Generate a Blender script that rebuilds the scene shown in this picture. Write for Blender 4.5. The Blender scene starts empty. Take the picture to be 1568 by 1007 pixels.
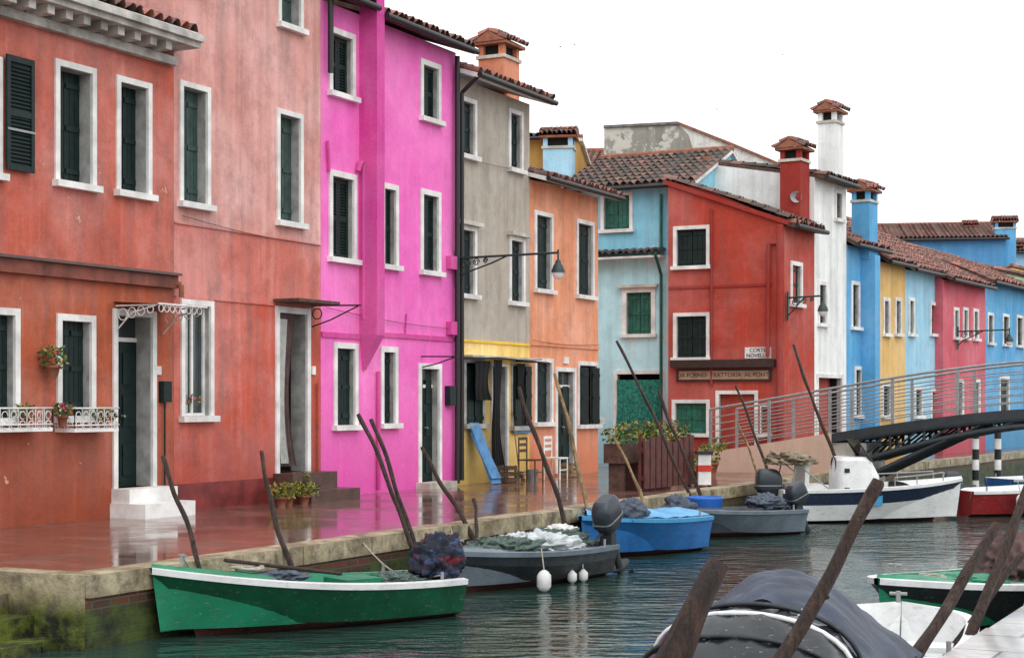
import bpy, bmesh, math, random
from math import sin, cos, pi, sqrt, atan2, radians, floor
from mathutils import Vector, Matrix, noise
random.seed(7)
R=random.random
def U(a,b): return a+(b-a)*R()
# ------------------------------------------------------------------ survey
# measurements were taken off the photograph (1568 px wide) and turned into
# metres on real wall planes: eye height 1.6 m, focal length 2500 px
FO=2500.0; CX=784.0; HY=615.0; CH=1.6; WL=-0.65
def GP(px,py,z=0.0):
    Y=FO*(CH-z)/(py-HY); return Vector(((px-CX)/FO*Y,Y,z))
def WP(px,py,Y):
    return Vector(((px-CX)/FO*Y,Y,CH+(HY-py)*Y/FO))
class Fr:
    def __init__(s,ox,oy,ax,ay):
        l=sqrt(ax*ax+ay*ay); s.ox,s.oy,s.ax,s.ay=ox,oy,ax/l,ay/l
        s.nx,s.ny=s.ay,-s.ax
    def P(s,t,d,z): return Vector((s.ox+t*s.ax+d*s.nx, s.oy+t*s.ay+d*s.ny, z))
    def S(s,px,d=0.0):
        u=(px-CX)/FO
        return (u*(s.oy+d*s.ny)-s.ox-d*s.nx)/(s.ax-u*s.ay)
    def Z(s,px,py,d=0.0):
        Y=s.P(s.S(px,d),d,0).y
        return CH+(HY-py)*Y/FO
TH=math.atan(0.5064)
A=Fr(-17,0,sin(TH),cos(TH))
# ------------------------------------------------------------------ materials
def lin(r,g,b,k=1.0):
    f=lambda c:((c/255+0.055)/1.055)**2.4 if c/255>0.04045 else c/255/12.92
    return (f(r)*k,f(g)*k,f(b)*k,1)
def nm(name):
    m=bpy.data.materials.new(name); m.use_nodes=True
    nt=m.node_tree; b=nt.nodes['Principled BSDF']; return m,nt,b
def N(nt,t,**k):
    n=nt.nodes.new(t)
    for a,v in k.items(): setattr(n,a,v)
    return n
def mixc(nt,fac,a,b,mode='MIX'):
    n=nt.nodes.new('ShaderNodeMix'); n.data_type='RGBA'; n.blend_type=mode
    for idx,v in ((0,fac),(6,a),(7,b)):
        if isinstance(v,bpy.types.NodeSocket): nt.links.new(v,n.inputs[idx])
        else: n.inputs[idx].default_value=v
    return n.outputs[2]
def math_(nt,op,a,b=None,clamp=False):
    n=nt.nodes.new('ShaderNodeMath'); n.operation=op; n.use_clamp=clamp
    for i,v in enumerate((a,b)):
        if v is None: continue
        if isinstance(v,bpy.types.NodeSocket): nt.links.new(v,n.inputs[i])
        else: n.inputs[i].default_value=v
    return n.outputs[0]
def mrange(nt,v,a,b,c=0.0,d=1.0):
    n=nt.nodes.new('ShaderNodeMapRange'); nt.links.new(v,n.inputs[0])
    for i,x in enumerate((a,b,c,d)): n.inputs[i+1].default_value=x
    n.clamp=True
    return n.outputs[0]
def coords(nt,scale=(1,1,1)):
    tc=N(nt,'ShaderNodeTexCoord'); mp=N(nt,'ShaderNodeMapping'); mp.inputs['Scale'].default_value=scale
    nt.links.new(tc.outputs['Object'],mp.inputs[0]); return tc.outputs['Object'],mp.outputs[0]
def noi(nt,vec,scale,detail=4,rough=.6):
    n=N(nt,'ShaderNodeTexNoise'); n.inputs['Scale'].default_value=scale
    n.inputs['Detail'].default_value=detail; n.inputs['Roughness'].default_value=rough
    nt.links.new(vec,n.inputs['Vector']); return n.outputs['Fac']
def bump(nt,b,h,strength=.3,dist=.02):
    n=N(nt,'ShaderNodeBump'); n.inputs['Strength'].default_value=strength; n.inputs['Distance'].default_value=dist
    nt.links.new(h,n.inputs['Height']); nt.links.new(n.outputs[0],b.inputs['Normal'])
def hsv(nt,c,s,v):
    n=N(nt,'ShaderNodeHueSaturation'); n.inputs['Saturation'].default_value=s; n.inputs['Value'].default_value=v
    nt.links.new(c,n.inputs['Color']); return n.outputs[0]
def dk(c,k): return (c[0]*k,c[1]*k,c[2]*k,1)
def simple(name,c,rough=.6,var=.25,scale=6,bs=.2,metal=0,spec=.5,bd=.01):
    m,nt,b=nm(name); o,v=coords(nt)
    n1=noi(nt,o,scale,5); f=mrange(nt,n1,.35,.65)
    nt.links.new(mixc(nt,f,dk(c,1-var),dk(c,1+var*.5)),b.inputs['Base Color'])
    b.inputs['Roughness'].default_value=rough; b.inputs['Metallic'].default_value=metal
    b.inputs['Specular IOR Level'].default_value=spec
    if bs: bump(nt,b,noi(nt,o,scale*6,3),bs,bd)
    return m
def plaster(name,c,stain=None,amt=.55,zones=(),base=None,streak=.35,peel=0.0,peelc=(.5,.47,.42,1)):
    """painted render: patchy fade, vertical runs, damp lower courses, hairline relief"""
    m,nt,b=nm(name); o,st=coords(nt,(2.6,2.6,.20))
    sep=N(nt,'ShaderNodeSeparateXYZ'); nt.links.new(o,sep.inputs[0]); z=sep.outputs[2]
    big=noi(nt,o,.6,5,.6); mid=noi(nt,o,2.3,7,.72); fine=noi(nt,o,26,4,.7); run=noi(nt,st,1.7,5,.6)
    cur=mixc(nt,0.0,c,c)
    for zz,cc in zones:
        f=mrange(nt,math_(nt,'ADD',z,math_(nt,'MULTIPLY',mid,.10)),zz+.03,zz+.07)
        cur=mixc(nt,f,cur,cc)
    st_c=stain or dk(c,.6)
    cur2=mixc(nt,mrange(nt,big,.42,.62,0,amt),cur,hsv(nt,cur,.8,1.2))
    cur3=mixc(nt,mrange(nt,mid,.46,.66,0,amt),cur2,hsv(nt,cur2,1.0,.68))
    cur4=mixc(nt,mrange(nt,run,.48,.66,0,streak),cur3,hsv(nt,cur3,.85,.66))
    cur4=mixc(nt,mrange(nt,run,.46,.30,0,streak*.6),cur4,hsv(nt,cur4,.8,1.25))
    dv=math_(nt,'SUBTRACT',math_(nt,'MULTIPLY',big,1.6),z)
    cur5=mixc(nt,mrange(nt,dv,-.9,.6,0,.65),cur4,base or dk(st_c,.8))
    if peel>0:
        pf=mrange(nt,math_(nt,'ADD',mid,math_(nt,'MULTIPLY',big,.6)),1.02-peel*.5,1.05-peel*.5)
        cur5=mixc(nt,pf,cur5,peelc)
    sp=mixc(nt,mrange(nt,fine,.4,.7,0,.10),cur5,hsv(nt,cur5,.7,1.6))
    nt.links.new(sp,b.inputs['Base Color'])
    b.inputs['Roughness'].default_value=.82; b.inputs['Specular IOR Level'].default_value=.22
    h=math_(nt,'ADD',math_(nt,'MULTIPLY',mid,.9),math_(nt,'MULTIPLY',fine,.25))
    bump(nt,b,h,.55,.035)
    return m
MT={}
MT['white']=simple('white_stone',(.80,.79,.76,1),.65,.25,2.4,.25)
MT['marble']=simple('istrian_stone',(.55,.52,.44,1),.5,.4,2.2,.5,bd=.02)
MT['reveal']=simple('reveal_plaster',(.36,.36,.34,1),.8,.35,4,.2)
MT['green']=simple('shutter_green',(.006,.020,.018,1),.5,.35,7,.15,spec=.3)
MT['green2']=simple('shutter_teal',(.015,.13,.09,1),.5,.45,5,.15)
MT['grey_sh']=simple('shutter_grey_green',(.035,.07,.06,1),.55,.35,6,.2)
MT['black']=simple('black_iron',(.012,.014,.014,1),.45,.2,9,.1)
MT['iron']=simple('dark_green_iron',(.012,.035,.03,1),.45,.2,9,.1)
MT['wiron']=simple('white_iron',(.7,.7,.68,1),.5,.15,9,.1)
MT['glass']=simple('window_glass',(.03,.045,.045,1),.06,.3,2,0,spec=.8)
MT['curtain']=simple('lace_curtain',(.5,.5,.47,1),.9,.2,10,.3)
MT['clothbr']=simple('curtain_cloth',(.11,.065,.06,1),.9,.4,4,.3)
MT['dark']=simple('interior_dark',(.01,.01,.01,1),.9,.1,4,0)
MT['brown']=simple('weathered_wood',(.10,.055,.035,1),.75,.5,9,.6)
MT['step']=simple('brown_step_stone',(.10,.055,.045,1),.35,.3,5,.3)
MT['terracotta']=simple('terracotta',(.30,.11,.06,1),.8,.35,7,.2)
MT['steel']=simple('galvanised_steel',(.30,.31,.31,1),.45,.2,10,.1,metal=.3)
MT['deckst']=simple('dark_steel',(.025,.032,.036,1),.55,.3,4,.2)
MT['leaf']=simple('leaves',(.055,.11,.02,1),.6,.5,20,0)
MT['leafy']=simple('leaves_yellow',(.25,.24,.03,1),.6,.4,20,0)
MT['flower']=simple('petals_pink',(.6,.05,.15,1),.6,.3,20,0)
MT['flowr']=simple('petals_red',(.55,.03,.02,1),.6,.3,20,0)
MT['blueb']=simple('blue_paint',(.06,.22,.45,1),.5,.4,5,.3)
MT['bluetub']=simple('blue_plastic',(.02,.13,.5,1),.35,.1,5,.0)
MT['rope']=simple('rope',(.40,.37,.31,1),.9,.3,20,.4)
def tilemat(name,a,b_,lich):
    m,nt,b=nm(name); o,v=coords(nt)
    at=N(nt,'ShaderNodeAttribute'); at.attribute_name='tile'
    sep=N(nt,'ShaderNodeSeparateColor'); nt.links.new(at.outputs['Color'],sep.inputs[0])
    c1=mixc(nt,sep.outputs[0],a,b_)
    c2=mixc(nt,mrange(nt,math_(nt,'ADD',noi(nt,o,4,5,.7),math_(nt,'MULTIPLY',sep.outputs[1],.3)),.52,.8,0,.85),c1,lich)
    nt.links.new(c2,b.inputs['Base Color']); b.inputs['Roughness'].default_value=.6
    bump(nt,b,noi(nt,o,40,3),.3,.01)
    return m
MT['tile']=tilemat('roof_tiles',lin(104,54,44),lin(180,112,96),lin(88,76,68))
MT['tiled']=tilemat('roof_tiles_mossy',lin(70,54,48),lin(140,98,84),lin(58,58,52))
def poleMat():
    m,nt,b=nm('mooring_pole_wood'); o,v=coords(nt,(22,22,1.8))
    n=noi(nt,v,2,7,.8); n2=noi(nt,o,4,6,.75)
    c=mixc(nt,mrange(nt,n,.40,.60),(.010,.007,.006,1),(.11,.052,.034,1))
    c=mixc(nt,mrange(nt,n2,.47,.62,0,.8),c,(.028,.022,.018,1))
    c=mixc(nt,mrange(nt,n2,.40,.34,0,.5),c,(.16,.12,.09,1))
    nt.links.new(c,b.inputs['Base Color']); b.inputs['Roughness'].default_value=.5
    bump(nt,b,math_(nt,'ADD',n,n2),1.0,.05); return m
MT['pole']=poleMat()
MT['poley']=simple('pale_pole_wood',(.26,.17,.08,1),.7,.6,8,.7)
# ------------------------------------------------------------------ mesh kit
class M:
    def __init__(s): s.v=[];s.f=[];s.mi=[];s.sm=[];s.mats=[];s.col=None
    def mid(s,mat):
        if isinstance(mat,str): mat=MT[mat]
        if mat not in s.mats: s.mats.append(mat)
        return s.mats.index(mat)
    def face(s,pts,mat,sm=False):
        n=len(s.v); s.v+= [Vector(p) for p in pts]; s.f.append(tuple(range(n,n+len(pts)))); s.mi.append(s.mid(mat)); s.sm.append(sm)
    def grid(s,rows,mat,closed=False,sm=True):
        n0=len(s.v); w=len(rows[0])
        for r in rows: s.v+=[Vector(p) for p in r]
        k=s.mid(mat)
        for i in range(len(rows)-1):
            for j in range(w if closed else w-1):
                j2=(j+1)%w
                s.f.append((n0+i*w+j,n0+i*w+j2,n0+(i+1)*w+j2,n0+(i+1)*w+j)); s.mi.append(k); s.sm.append(sm)
    def hexa(s,b,t,mat):
        s.face([b[3],b[2],b[1],b[0]],mat); s.face(t,mat)
        for i in range(4):
            j=(i+1)%4; s.face([b[i],b[j],t[j],t[i]],mat)
    def box(s,fr,s0,s1,d0,d1,z0,z1,mat):
        b=[fr.P(s0,d0,z0),fr.P(s0,d1,z0),fr.P(s1,d1,z0),fr.P(s1,d0,z0)]
        t=[Vector((p.x,p.y,z1)) for p in b]; s.hexa(b,t,mat)
    def wbox(s,x0,x1,y0,y1,z0,z1,mat,T=None):
        b=[Vector(p) for p in ((x0,y0,z0),(x1,y0,z0),(x1,y1,z0),(x0,y1,z0))]; t=[Vector((p.x,p.y,z1)) for p in b]
        if T: b=[T(p) for p in b]; t=[T(p) for p in t]
        s.hexa(b,t,mat)
    def cyl(s,p0,p1,r0,r1=None,seg=10,mat='black',cap=True,sm=True):
        r1=r0 if r1 is None else r1
        p0=Vector(p0);p1=Vector(p1); ax=(p1-p0).normalized()
        u=ax.orthogonal().normalized(); w=ax.cross(u)
        ra=[p0+(u*cos(2*pi*i/seg)+w*sin(2*pi*i/seg))*r0 for i in range(seg)]
        rb=[p1+(u*cos(2*pi*i/seg)+w*sin(2*pi*i/seg))*r1 for i in range(seg)]
        s.grid([ra,rb],mat,True,sm)
        if cap: s.face(list(reversed(ra)),mat); s.face(rb,mat)
    def tube(s,pts,r,mat,seg=6,rough=0):
        pts=[Vector(p) for p in pts]
        rows=[]; u=None
        for i,p in enumerate(pts):
            t=(pts[min(i+1,len(pts)-1)]-pts[max(i-1,0)]).normalized()
            if u is None: u=t.orthogonal().normalized()
            else: u=(u-t*u.dot(t)).normalized()
            w=t.cross(u); rr=r[i] if isinstance(r,list) else r
            row=[]
            for k in range(seg):
                dr=u*cos(2*pi*k/seg)+w*sin(2*pi*k/seg); f=1
                if rough: f+=rough*noise.noise(Vector((dr.x*2+p.x,dr.y*2+p.y,p.z*3)))
                row.append(p+dr*rr*f)
            rows.append(row)
        s.grid(rows,mat,True); s.face(list(reversed(rows[0])),mat); s.face(rows[-1],mat)
    def loft(s,rings,mat,cap=True,sm=True):
        s.grid(rings,mat,True,sm)
        if cap: s.face(list(reversed(rings[0])),mat,False); s.face(rings[-1],mat,False)
    def blob(s,c,r,mat,seed=0,amp=.25,freq=2.0,T=None,flat=-.3,sub=5,fold=0):
        bm=bmesh.new(); bmesh.ops.create_icosphere(bm,subdivisions=sub,radius=1)
        n0=len(s.v); k=s.mid(mat); c=Vector(c)
        for v in bm.verts:
            p=v.co.copy(); q=p*freq+Vector((seed*7.3,seed*3.1,seed))
            a=1+amp*noise.fractal(q,1.0,2.0,4)
            if fold: a+=fold*(abs(noise.noise(Vector((p.x*4+seed,p.y*4,p.z*1.2))))+.5*abs(noise.noise(Vector((p.x*9+seed,p.y*9,p.z*4)))))
            p=Vector((p.x*r[0]*a,p.y*r[1]*a,max(p.z,flat)*r[2]*a))+c
            s.v.append(T(p) if T else p)
        for f in bm.faces:
            s.f.append(tuple(n0+v.index for v in f.verts)); s.mi.append(k); s.sm.append(True)
        bm.free()
    def leaves(s,c,r,n,size,mats):
        c=Vector(c)
        for i in range(n):
            d=Vector((U(-1,1),U(-1,1),U(-1,1)))
            if d.length>1: d.normalize()
            cl=1+.25*noise.noise(d*2.5+c)
            p=c+Vector((d.x*r[0],d.y*r[1],d.z*r[2]))*cl
            a=Vector((U(-1,1),U(-1,1),U(-.4,.9))).normalized(); b=a.orthogonal().normalized(); 
            b=(b*cos(i)+a.cross(b)*sin(i))
            z=size*U(.6,1.3)
            s.face([p,p+a*z*.5+b*z*.3,p+a*z,p+a*z*.5-b*z*.3],random.choice(mats))
    def finish(s,name,parent=None,bevel=0,origin=None,off=None):
        me=bpy.data.meshes.new(name)
        if off is None:
            if parent is None and origin is None:
                xs=[v.x for v in s.v]; ys=[v.y for v in s.v]; off=Vector(((min(xs)+max(xs))/2,(min(ys)+max(ys))/2,0))
            else: off=origin or Vector((0,0,0))
        me.from_pydata([tuple(v-off) for v in s.v],[],s.f)
        for m in s.mats: me.materials.append(m)
        me.polygons.foreach_set('material_index',s.mi); me.polygons.foreach_set('use_smooth',s.sm)
        if s.col is not None:
            ca=me.color_attributes.new('tile','FLOAT_COLOR','CORNER'); dat=[]
            for i,f in enumerate(s.f):
                c=s.col.get(i,(.5,.5,.5,1))
                dat+=list(c)*len(f)
            ca.data.foreach_set('color',dat)
        me.update()
        o=bpy.data.objects.new(name,me); bpy.context.scene.collection.objects.link(o)
        if parent: o.parent=parent
        else: o.location=off
        if bevel:
            bv=o.modifiers.new('bevel','BEVEL'); bv.width=bevel; bv.segments=2; bv.limit_method='ANGLE'; bv.angle_limit=radians(40)
        return o
class G:
    def __init__(s,name): s.name=name; s.parts={}; s.holes=[]; s.extra=[]
    def p(s,n):
        if n not in s.parts: s.parts[n]=M()
        return s.parts[n]
    def done(s,bev={}):
        e=bpy.data.objects.new(s.name,None); bpy.context.scene.collection.objects.link(e); e.empty_display_size=.3
        vs=[v for m in s.parts.values() for v in m.v]
        c=Vector(((min(v.x for v in vs)+max(v.x for v in vs))/2,(min(v.y for v in vs)+max(v.y for v in vs))/2,0))
        e.location=c
        for n,m in s.parts.items():
            if m.f: m.finish(n,e,bev.get(n,0),off=c)
        for o in s.extra:
            o.parent=e; o.location=o.location-c
        return e
def tiles(m,fr,s0,s1,d0,z0,d1,z1,mat='tile',pitch=.2,row=.34):
    if m.col is None: m.col={}
    L=sqrt((d1-d0)**2+(z1-z0)**2); W=s1-s0
    nc=max(1,round(abs(W)/pitch)); nr=max(1,round(L/row)); K=6
    dn=Vector((-(z1-z0)/L,(d1-d0)/L))
    if dn.y<0: dn=-dn
    k=m.mid(mat)
    colr=[[(R(),R(),R(),1) for _ in range(nr)] for _ in range(nc)]
    jit=[U(-.015,.015) for _ in range(nc)]; sl=[U(-.04,.04) for _ in range(nc)]
    prev=None
    for r in range(nr):
        for e in (0,1):
            f=(r+e)/nr; lift=.04 if e==0 else 0.0
            n0=len(m.v)
            for j in range(nc*K+1):
                c=min(j//K,nc-1); x=(j%K)/K if j<nc*K else 0
                h=.065*abs(sin(pi*x))**.8+lift*(.3+abs(sin(pi*x)))+jit[c]*(.5 if x else 0)
                ff=f+(sl[c]/L if (e==0 and x) else 0)
                dd=d0+(d1-d0)*ff+dn.x*h; zz=z0+(z1-z0)*ff+dn.y*h+.02*sin(j*.02+r*.5)
                m.v.append(fr.P(s0+W*j/(nc*K),dd,zz))
            if prev is not None:
                for j in range(nc*K):
                    m.f.append((prev+j,prev+j+1,n0+j+1,n0+j)); m.mi.append(k); m.sm.append(False)
                    m.col[len(m.f)-1]=colr[min(j//K,nc-1)][r] if e==1 else (.0,.9,.5,1)
            prev=n0
def roof(g,fr,s0,s1,de,ze,dr,zr,mat='tile',back=None,under='white',gutter=True):
    m=g.p('roof')
    tiles(m,fr,s0,s1,de,ze,dr,zr,mat)
    t=.09
    for (a,za,b,zb) in ([(de,ze,dr,zr)]+([(back[0],back[1],dr,zr)] if back else [])):
        p=[fr.P(s0,a,za-.01),fr.P(s1,a,za-.01),fr.P(s1,b,zb-.01),fr.P(s0,b,zb-.01)]
        q=[v-Vector((0,0,t)) for v in p]
        g.p('roof_boards').hexa(q,p,under)
    if back: tiles(m,fr,s0,s1,back[0],back[1],dr,zr,mat)
    if gutter:
        g.p('gutter').cyl(fr.P(s0-.03,de+.05,ze-.05),fr.P(s1+.03,de+.05,ze-.05),.055,seg=10,mat='black')
    g.p('ridge').cyl(fr.P(s0,dr,zr+.02),fr.P(s1,dr,zr+.02),.09,seg=8,mat='terracotta')
def wallgrid(m,fr,s0,s1,z0,z1,holes,mat,d=0):
    ss=sorted({s0,s1}|{x for h in holes for x in h[:2] if s0<x<s1}); zs=sorted({z0,z1}|{x for h in holes for x in h[2:4] if z0<x<z1})
    for i in range(len(ss)-1):
        for j in range(len(zs)-1):
            a=(ss[i]+ss[i+1])/2; b=(zs[j]+zs[j+1])/2
            if any(h[0]<a<h[1] and h[2]<b<h[3] for h in holes): continue
            m.face([fr.P(ss[i],d,zs[j]),fr.P(ss[i+1],d,zs[j]),fr.P(ss[i+1],d,zs[j+1]),fr.P(ss[i],d,zs[j+1])],mat)
def leaf_(m,fr,s0,s1,z0,z1,d,mat):
    n=3; w=(s1-s0)/n
    for i in range(n): m.box(fr,s0+i*w+.004,s0+(i+1)*w-.004,d-.03,d+U(0,.003),z0,z1,mat)
    for zz in (z0+.12*(z1-z0),z0+.5*(z1-z0),z1-.12*(z1-z0)):
        m.box(fr,s0+.02,s1-.02,d+.004,d+.02,zz-.035,zz+.035,mat)
def louvre(m,fr,s0,s1,z0,z1,d,mat):
    m.box(fr,s0,s0+.06,d-.03,d,z0,z1,mat); m.box(fr,s1-.06,s1,d-.03,d,z0,z1,mat)
    for a,b in ((z0,z0+.08),((z0+z1)/2-.04,(z0+z1)/2+.04),(z1-.08,z1)): m.box(fr,s0+.06,s1-.06,d-.028,d-.002,a,b,mat)
    z=z0+.1
    while z<z1-.1:
        p=[fr.P(s0+.06,d-.026,z),fr.P(s1-.06,d-.026,z),fr.P(s1-.06,d-.004,z-.035),fr.P(s0+.06,d-.004,z-.035)]
        m.face(p,mat); z+=.05
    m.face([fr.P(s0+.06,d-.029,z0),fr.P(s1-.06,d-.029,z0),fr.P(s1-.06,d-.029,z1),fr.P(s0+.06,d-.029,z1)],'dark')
def win(g,fr,xl,xr,yt,yb,kind='green',fw=.09,rd=.14,d=0,sill=True,z0=None,frame='white',hood=False,style='plank'):
    s0=fr.S(xl,d);s1=fr.S(xr,d);xm=(xl+xr)/2; z1=fr.Z(xm,yt,d); zb=fr.Z(xm,yb,d) if z0 is None else z0
    return winm(g,fr,s0,s1,zb,z1,kind,fw,rd,d,sill,frame,hood,style)
def winm(g,fr,s0,s1,zb,z1,kind='green',fw=.09,rd=.14,d=0,sill=True,frame='white',hood=False,style='plank'):
    door=kind.startswith('door')
    h0,h1,hz0,hz1=s0+fw,s1-fw,(zb if door else zb+.09),z1-fw
    g.holes.append((h0,h1,hz0,hz1))
    t=g.p('window_frames'); pr=.03; dm=d-.015; zz0=zb if door else hz0
    t.box(fr,s0,h0,dm,d+pr,zz0,z1,frame); t.box(fr,h1,s1,dm,d+pr,zz0,z1,frame)
    t.box(fr,h0,h1,dm,d+pr-.003,hz1,z1,frame)
    q=g.p('reveals')
    q.box(fr,h0-.05,h0+.004,d-rd,dm-.002,zz0,z1,'reveal'); q.box(fr,h1-.004,h1+.05,d-rd,dm-.002,zz0,z1,'reveal'); q.box(fr,h0+.004,h1-.004,d-rd,dm-.002,hz1-.004,z1,'reveal')
    if not door:
        if sill: t.box(fr,s0-.04,s1+.04,d-rd,d+.11,zb,hz0-.001,frame)
        else: t.box(fr,s0,s1,d-rd,d+pr,zb,hz0-.001,frame)
    if hood: t.box(fr,s0-.08,s1+.08,d-.01,d+.14,z1+.002,z1+.08,'marble')
    w=g.p('shutters'); dd=d-rd+.04; mid=(h0+h1)/2
    if kind in('green','green2','grey_sh'):
        f=louvre if style=='louvre' else leaf_
        f(w,fr,h0+.008,mid-.004,hz0,hz1-.004,dd,kind); f(w,fr,mid+.004,h1-.008,hz0,hz1-.004,dd,kind)
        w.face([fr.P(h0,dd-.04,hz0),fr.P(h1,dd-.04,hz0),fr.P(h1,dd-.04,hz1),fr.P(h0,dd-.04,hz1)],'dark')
    elif kind=='glass':
        q=g.p('glazing'); q.face([fr.P(h0,dd-.02,hz0),fr.P(h1,dd-.02,hz0),fr.P(h1,dd-.02,hz1),fr.P(h0,dd-.02,hz1)],'glass')
        for a,b in ((h0+.005,h0+.045),(mid-.02,mid+.02),(h1-.045,h1-.005)): t.box(fr,a,b,dd-.018,dd+.015,hz0,hz1-.005,frame)
        for zz in (hz0+.001,hz1-.05): t.box(fr,h0+.045,mid-.02,dd-.018,dd+.012,zz,zz+.04,frame);t.box(fr,mid+.02,h1-.045,dd-.018,dd+.012,zz,zz+.04,frame)
        cloth(g.p('lace'),fr,h0+.05,h0+.05+(h1-h0)*.3,dd-.014,hz0+.05,hz1-.06,'curtain',.003,4)
    elif kind=='door':
        w.box(fr,h0,mid-.005,dd-.06,dd-.01,hz0,hz1-.35,'green'); w.box(fr,mid+.005,h1,dd-.06,dd-.01,hz0,hz1-.35,'green')
        for zz in (.15,.85,1.45):
            for a,b in ((h0+.06,mid-.06),(mid+.06,h1-.06)): w.box(fr,a,b,dd-.01,dd+.008,hz0+zz,hz0+zz+.45,'green')
        w.box(fr,h0,h1,dd-.06,dd,hz1-.35,hz1-.29,frame)
        g.p('glazing').face([fr.P(h0,dd-.03,hz1-.29),fr.P(h1,dd-.03,hz1-.29),fr.P(h1,dd-.03,hz1),fr.P(h0,dd-.03,hz1)],'glass')
        g.p('ironwork').cyl(fr.P(mid+.04,dd,hz0+1.0),fr.P(mid+.04,dd+.06,hz0+1.0),.02,seg=8,mat='steel')
    elif kind in('door_open','open'):
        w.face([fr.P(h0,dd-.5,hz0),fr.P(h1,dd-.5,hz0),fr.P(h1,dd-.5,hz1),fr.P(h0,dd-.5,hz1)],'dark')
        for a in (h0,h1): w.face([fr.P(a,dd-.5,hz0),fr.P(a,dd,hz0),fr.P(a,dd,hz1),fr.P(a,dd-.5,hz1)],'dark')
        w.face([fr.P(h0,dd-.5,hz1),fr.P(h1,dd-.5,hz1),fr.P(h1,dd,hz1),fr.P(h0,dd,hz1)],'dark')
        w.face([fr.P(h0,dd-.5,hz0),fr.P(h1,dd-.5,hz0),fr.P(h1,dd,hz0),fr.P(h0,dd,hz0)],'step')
    return s0,s1,zb,z1
def cloth(m,fr,s0,s1,d,z0,z1,mat,amp=.04,n=5,tie=0):
    rows=[]
    for i in range(15):
        f=i/14; z=z1+(z0-z1)*f; k=1-tie*sin(pi*min(1,f*1.0))
        rows.append([fr.P(s0+(s1-s0)*j/24*k+(.4*amp*sin(f*6)),d+amp*sin(j/24*n*2*pi+f)*(.5+.5*f),z) for j in range(25)])
    m.grid(rows,mat)
def body(g,fr,s0,s1,z1,D,mat,d=0,z0=0):
    m=g.p('walls'); s0+=.003; s1-=.003
    wallgrid(m,fr,s0,s1,z0,z1,g.holes,mat,d)
    m.face([fr.P(s0,-D,z0),fr.P(s0,d,z0),fr.P(s0,d,z1),fr.P(s0,-D,z1)],mat)
    m.face([fr.P(s1,d,z0),fr.P(s1,-D,z0),fr.P(s1,-D,z1),fr.P(s1,d,z1)],mat)
    m.face([fr.P(s1,-D,z0),fr.P(s0,-D,z0),fr.P(s0,-D,z1),fr.P(s1,-D,z1)],mat)
def gable(g,fr,s0,s1,z,D0,D1,dr,zr,mat):
    m=g.p('walls')
    for s in (s0+.003,s1-.003): m.face([fr.P(s,D0,z),fr.P(s,D1,z),fr.P(s,dr,zr)],mat)
def chimney(g,fr,s,d,z0,z1,w,dp,mat):
    m=g.p('chimney')
    m.box(fr,s-w/2,s+w/2,d-dp/2,d+dp/2,z0,z1-.45,mat)
    m.box(fr,s-w/2-.04,s+w/2+.04,d-dp/2-.04,d+dp/2+.04,z1-.45,z1-.38,'marble')
    for a in (-1,1):
        for b in (-1,1):
            m.box(fr,s+a*(w/2-.06)-.06,s+a*(w/2-.06)+.06,d+b*(dp/2-.06)-.06,d+b*(dp/2-.06)+.06,z1-.38,z1-.16,mat)
    m.box(fr,s-w/2+.1,s+w/2-.1,d-dp/2+.1,d+dp/2-.1,z1-.38,z1-.16,'dark')
    m.box(fr,s-w/2-.1,s+w/2+.1,d-dp/2-.1,d+dp/2+.1,z1-.16,z1-.1,'terracotta')
    t=g.p('chimney_cap')
    tiles(t,fr,s-w/2-.13,s+w/2+.13,d+dp/2+.13,z1-.1,d,z1+.12,'tile',.13,.2)
    tiles(t,fr,s-w/2-.13,s+w/2+.13,d-dp/2-.13,z1-.1,d,z1+.12,'tile',.13,.2)
    t.cyl(fr.P(s-w/2-.1,d,z1+.13),fr.P(s+w/2+.1,d,z1+.13),.055,seg=8,mat='terracotta')
    for sg in (-1,1):
        t.face([fr.P(s+sg*(w/2+.12),d-dp/2-.1,z1-.1),fr.P(s+sg*(w/2+.12),d+dp/2+.1,z1-.1),fr.P(s+sg*(w/2+.12),d,z1+.12)],'terracotta')
def pipe(g,fr,pts,r,mat,part='downpipe'):
    P=[fr.P(*p) for p in pts]; m=g.p(part)
    for i in range(len(P)-1): m.cyl(P[i],P[i+1],r,seg=8,mat=mat)
def text(fr,s,d,z,body_,size,mat,name='lettering'):
    cu=bpy.data.curves.new(name,'FONT'); cu.body=body_; cu.size=size; cu.align_x='CENTER'; cu.align_y='CENTER'; cu.extrude=.004
    o=bpy.data.objects.new('tmp',cu); bpy.context.scene.collection.objects.link(o)
    dg=bpy.context.evaluated_depsgraph_get(); me=bpy.data.meshes.new_from_object(o.evaluated_get(dg))
    bpy.data.objects.remove(o)
    M4=Matrix(((fr.ax,0,fr.nx),(fr.ay,0,fr.ny),(0,1,0))).to_4x4()
    me.transform(M4); me.materials.clear(); me.materials.append(MT[mat])
    ob=bpy.data.objects.new(name,me); bpy.context.scene.collection.objects.link(ob); ob.location=fr.P(s,d,z); return ob

# ================================================================== ROW A
BV={'window_frames':.008,'steps':.015}
sB=[A.S(-420),A.S(266),A.S(491),A.S(698),A.S(811),A.S(916)]
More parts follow.
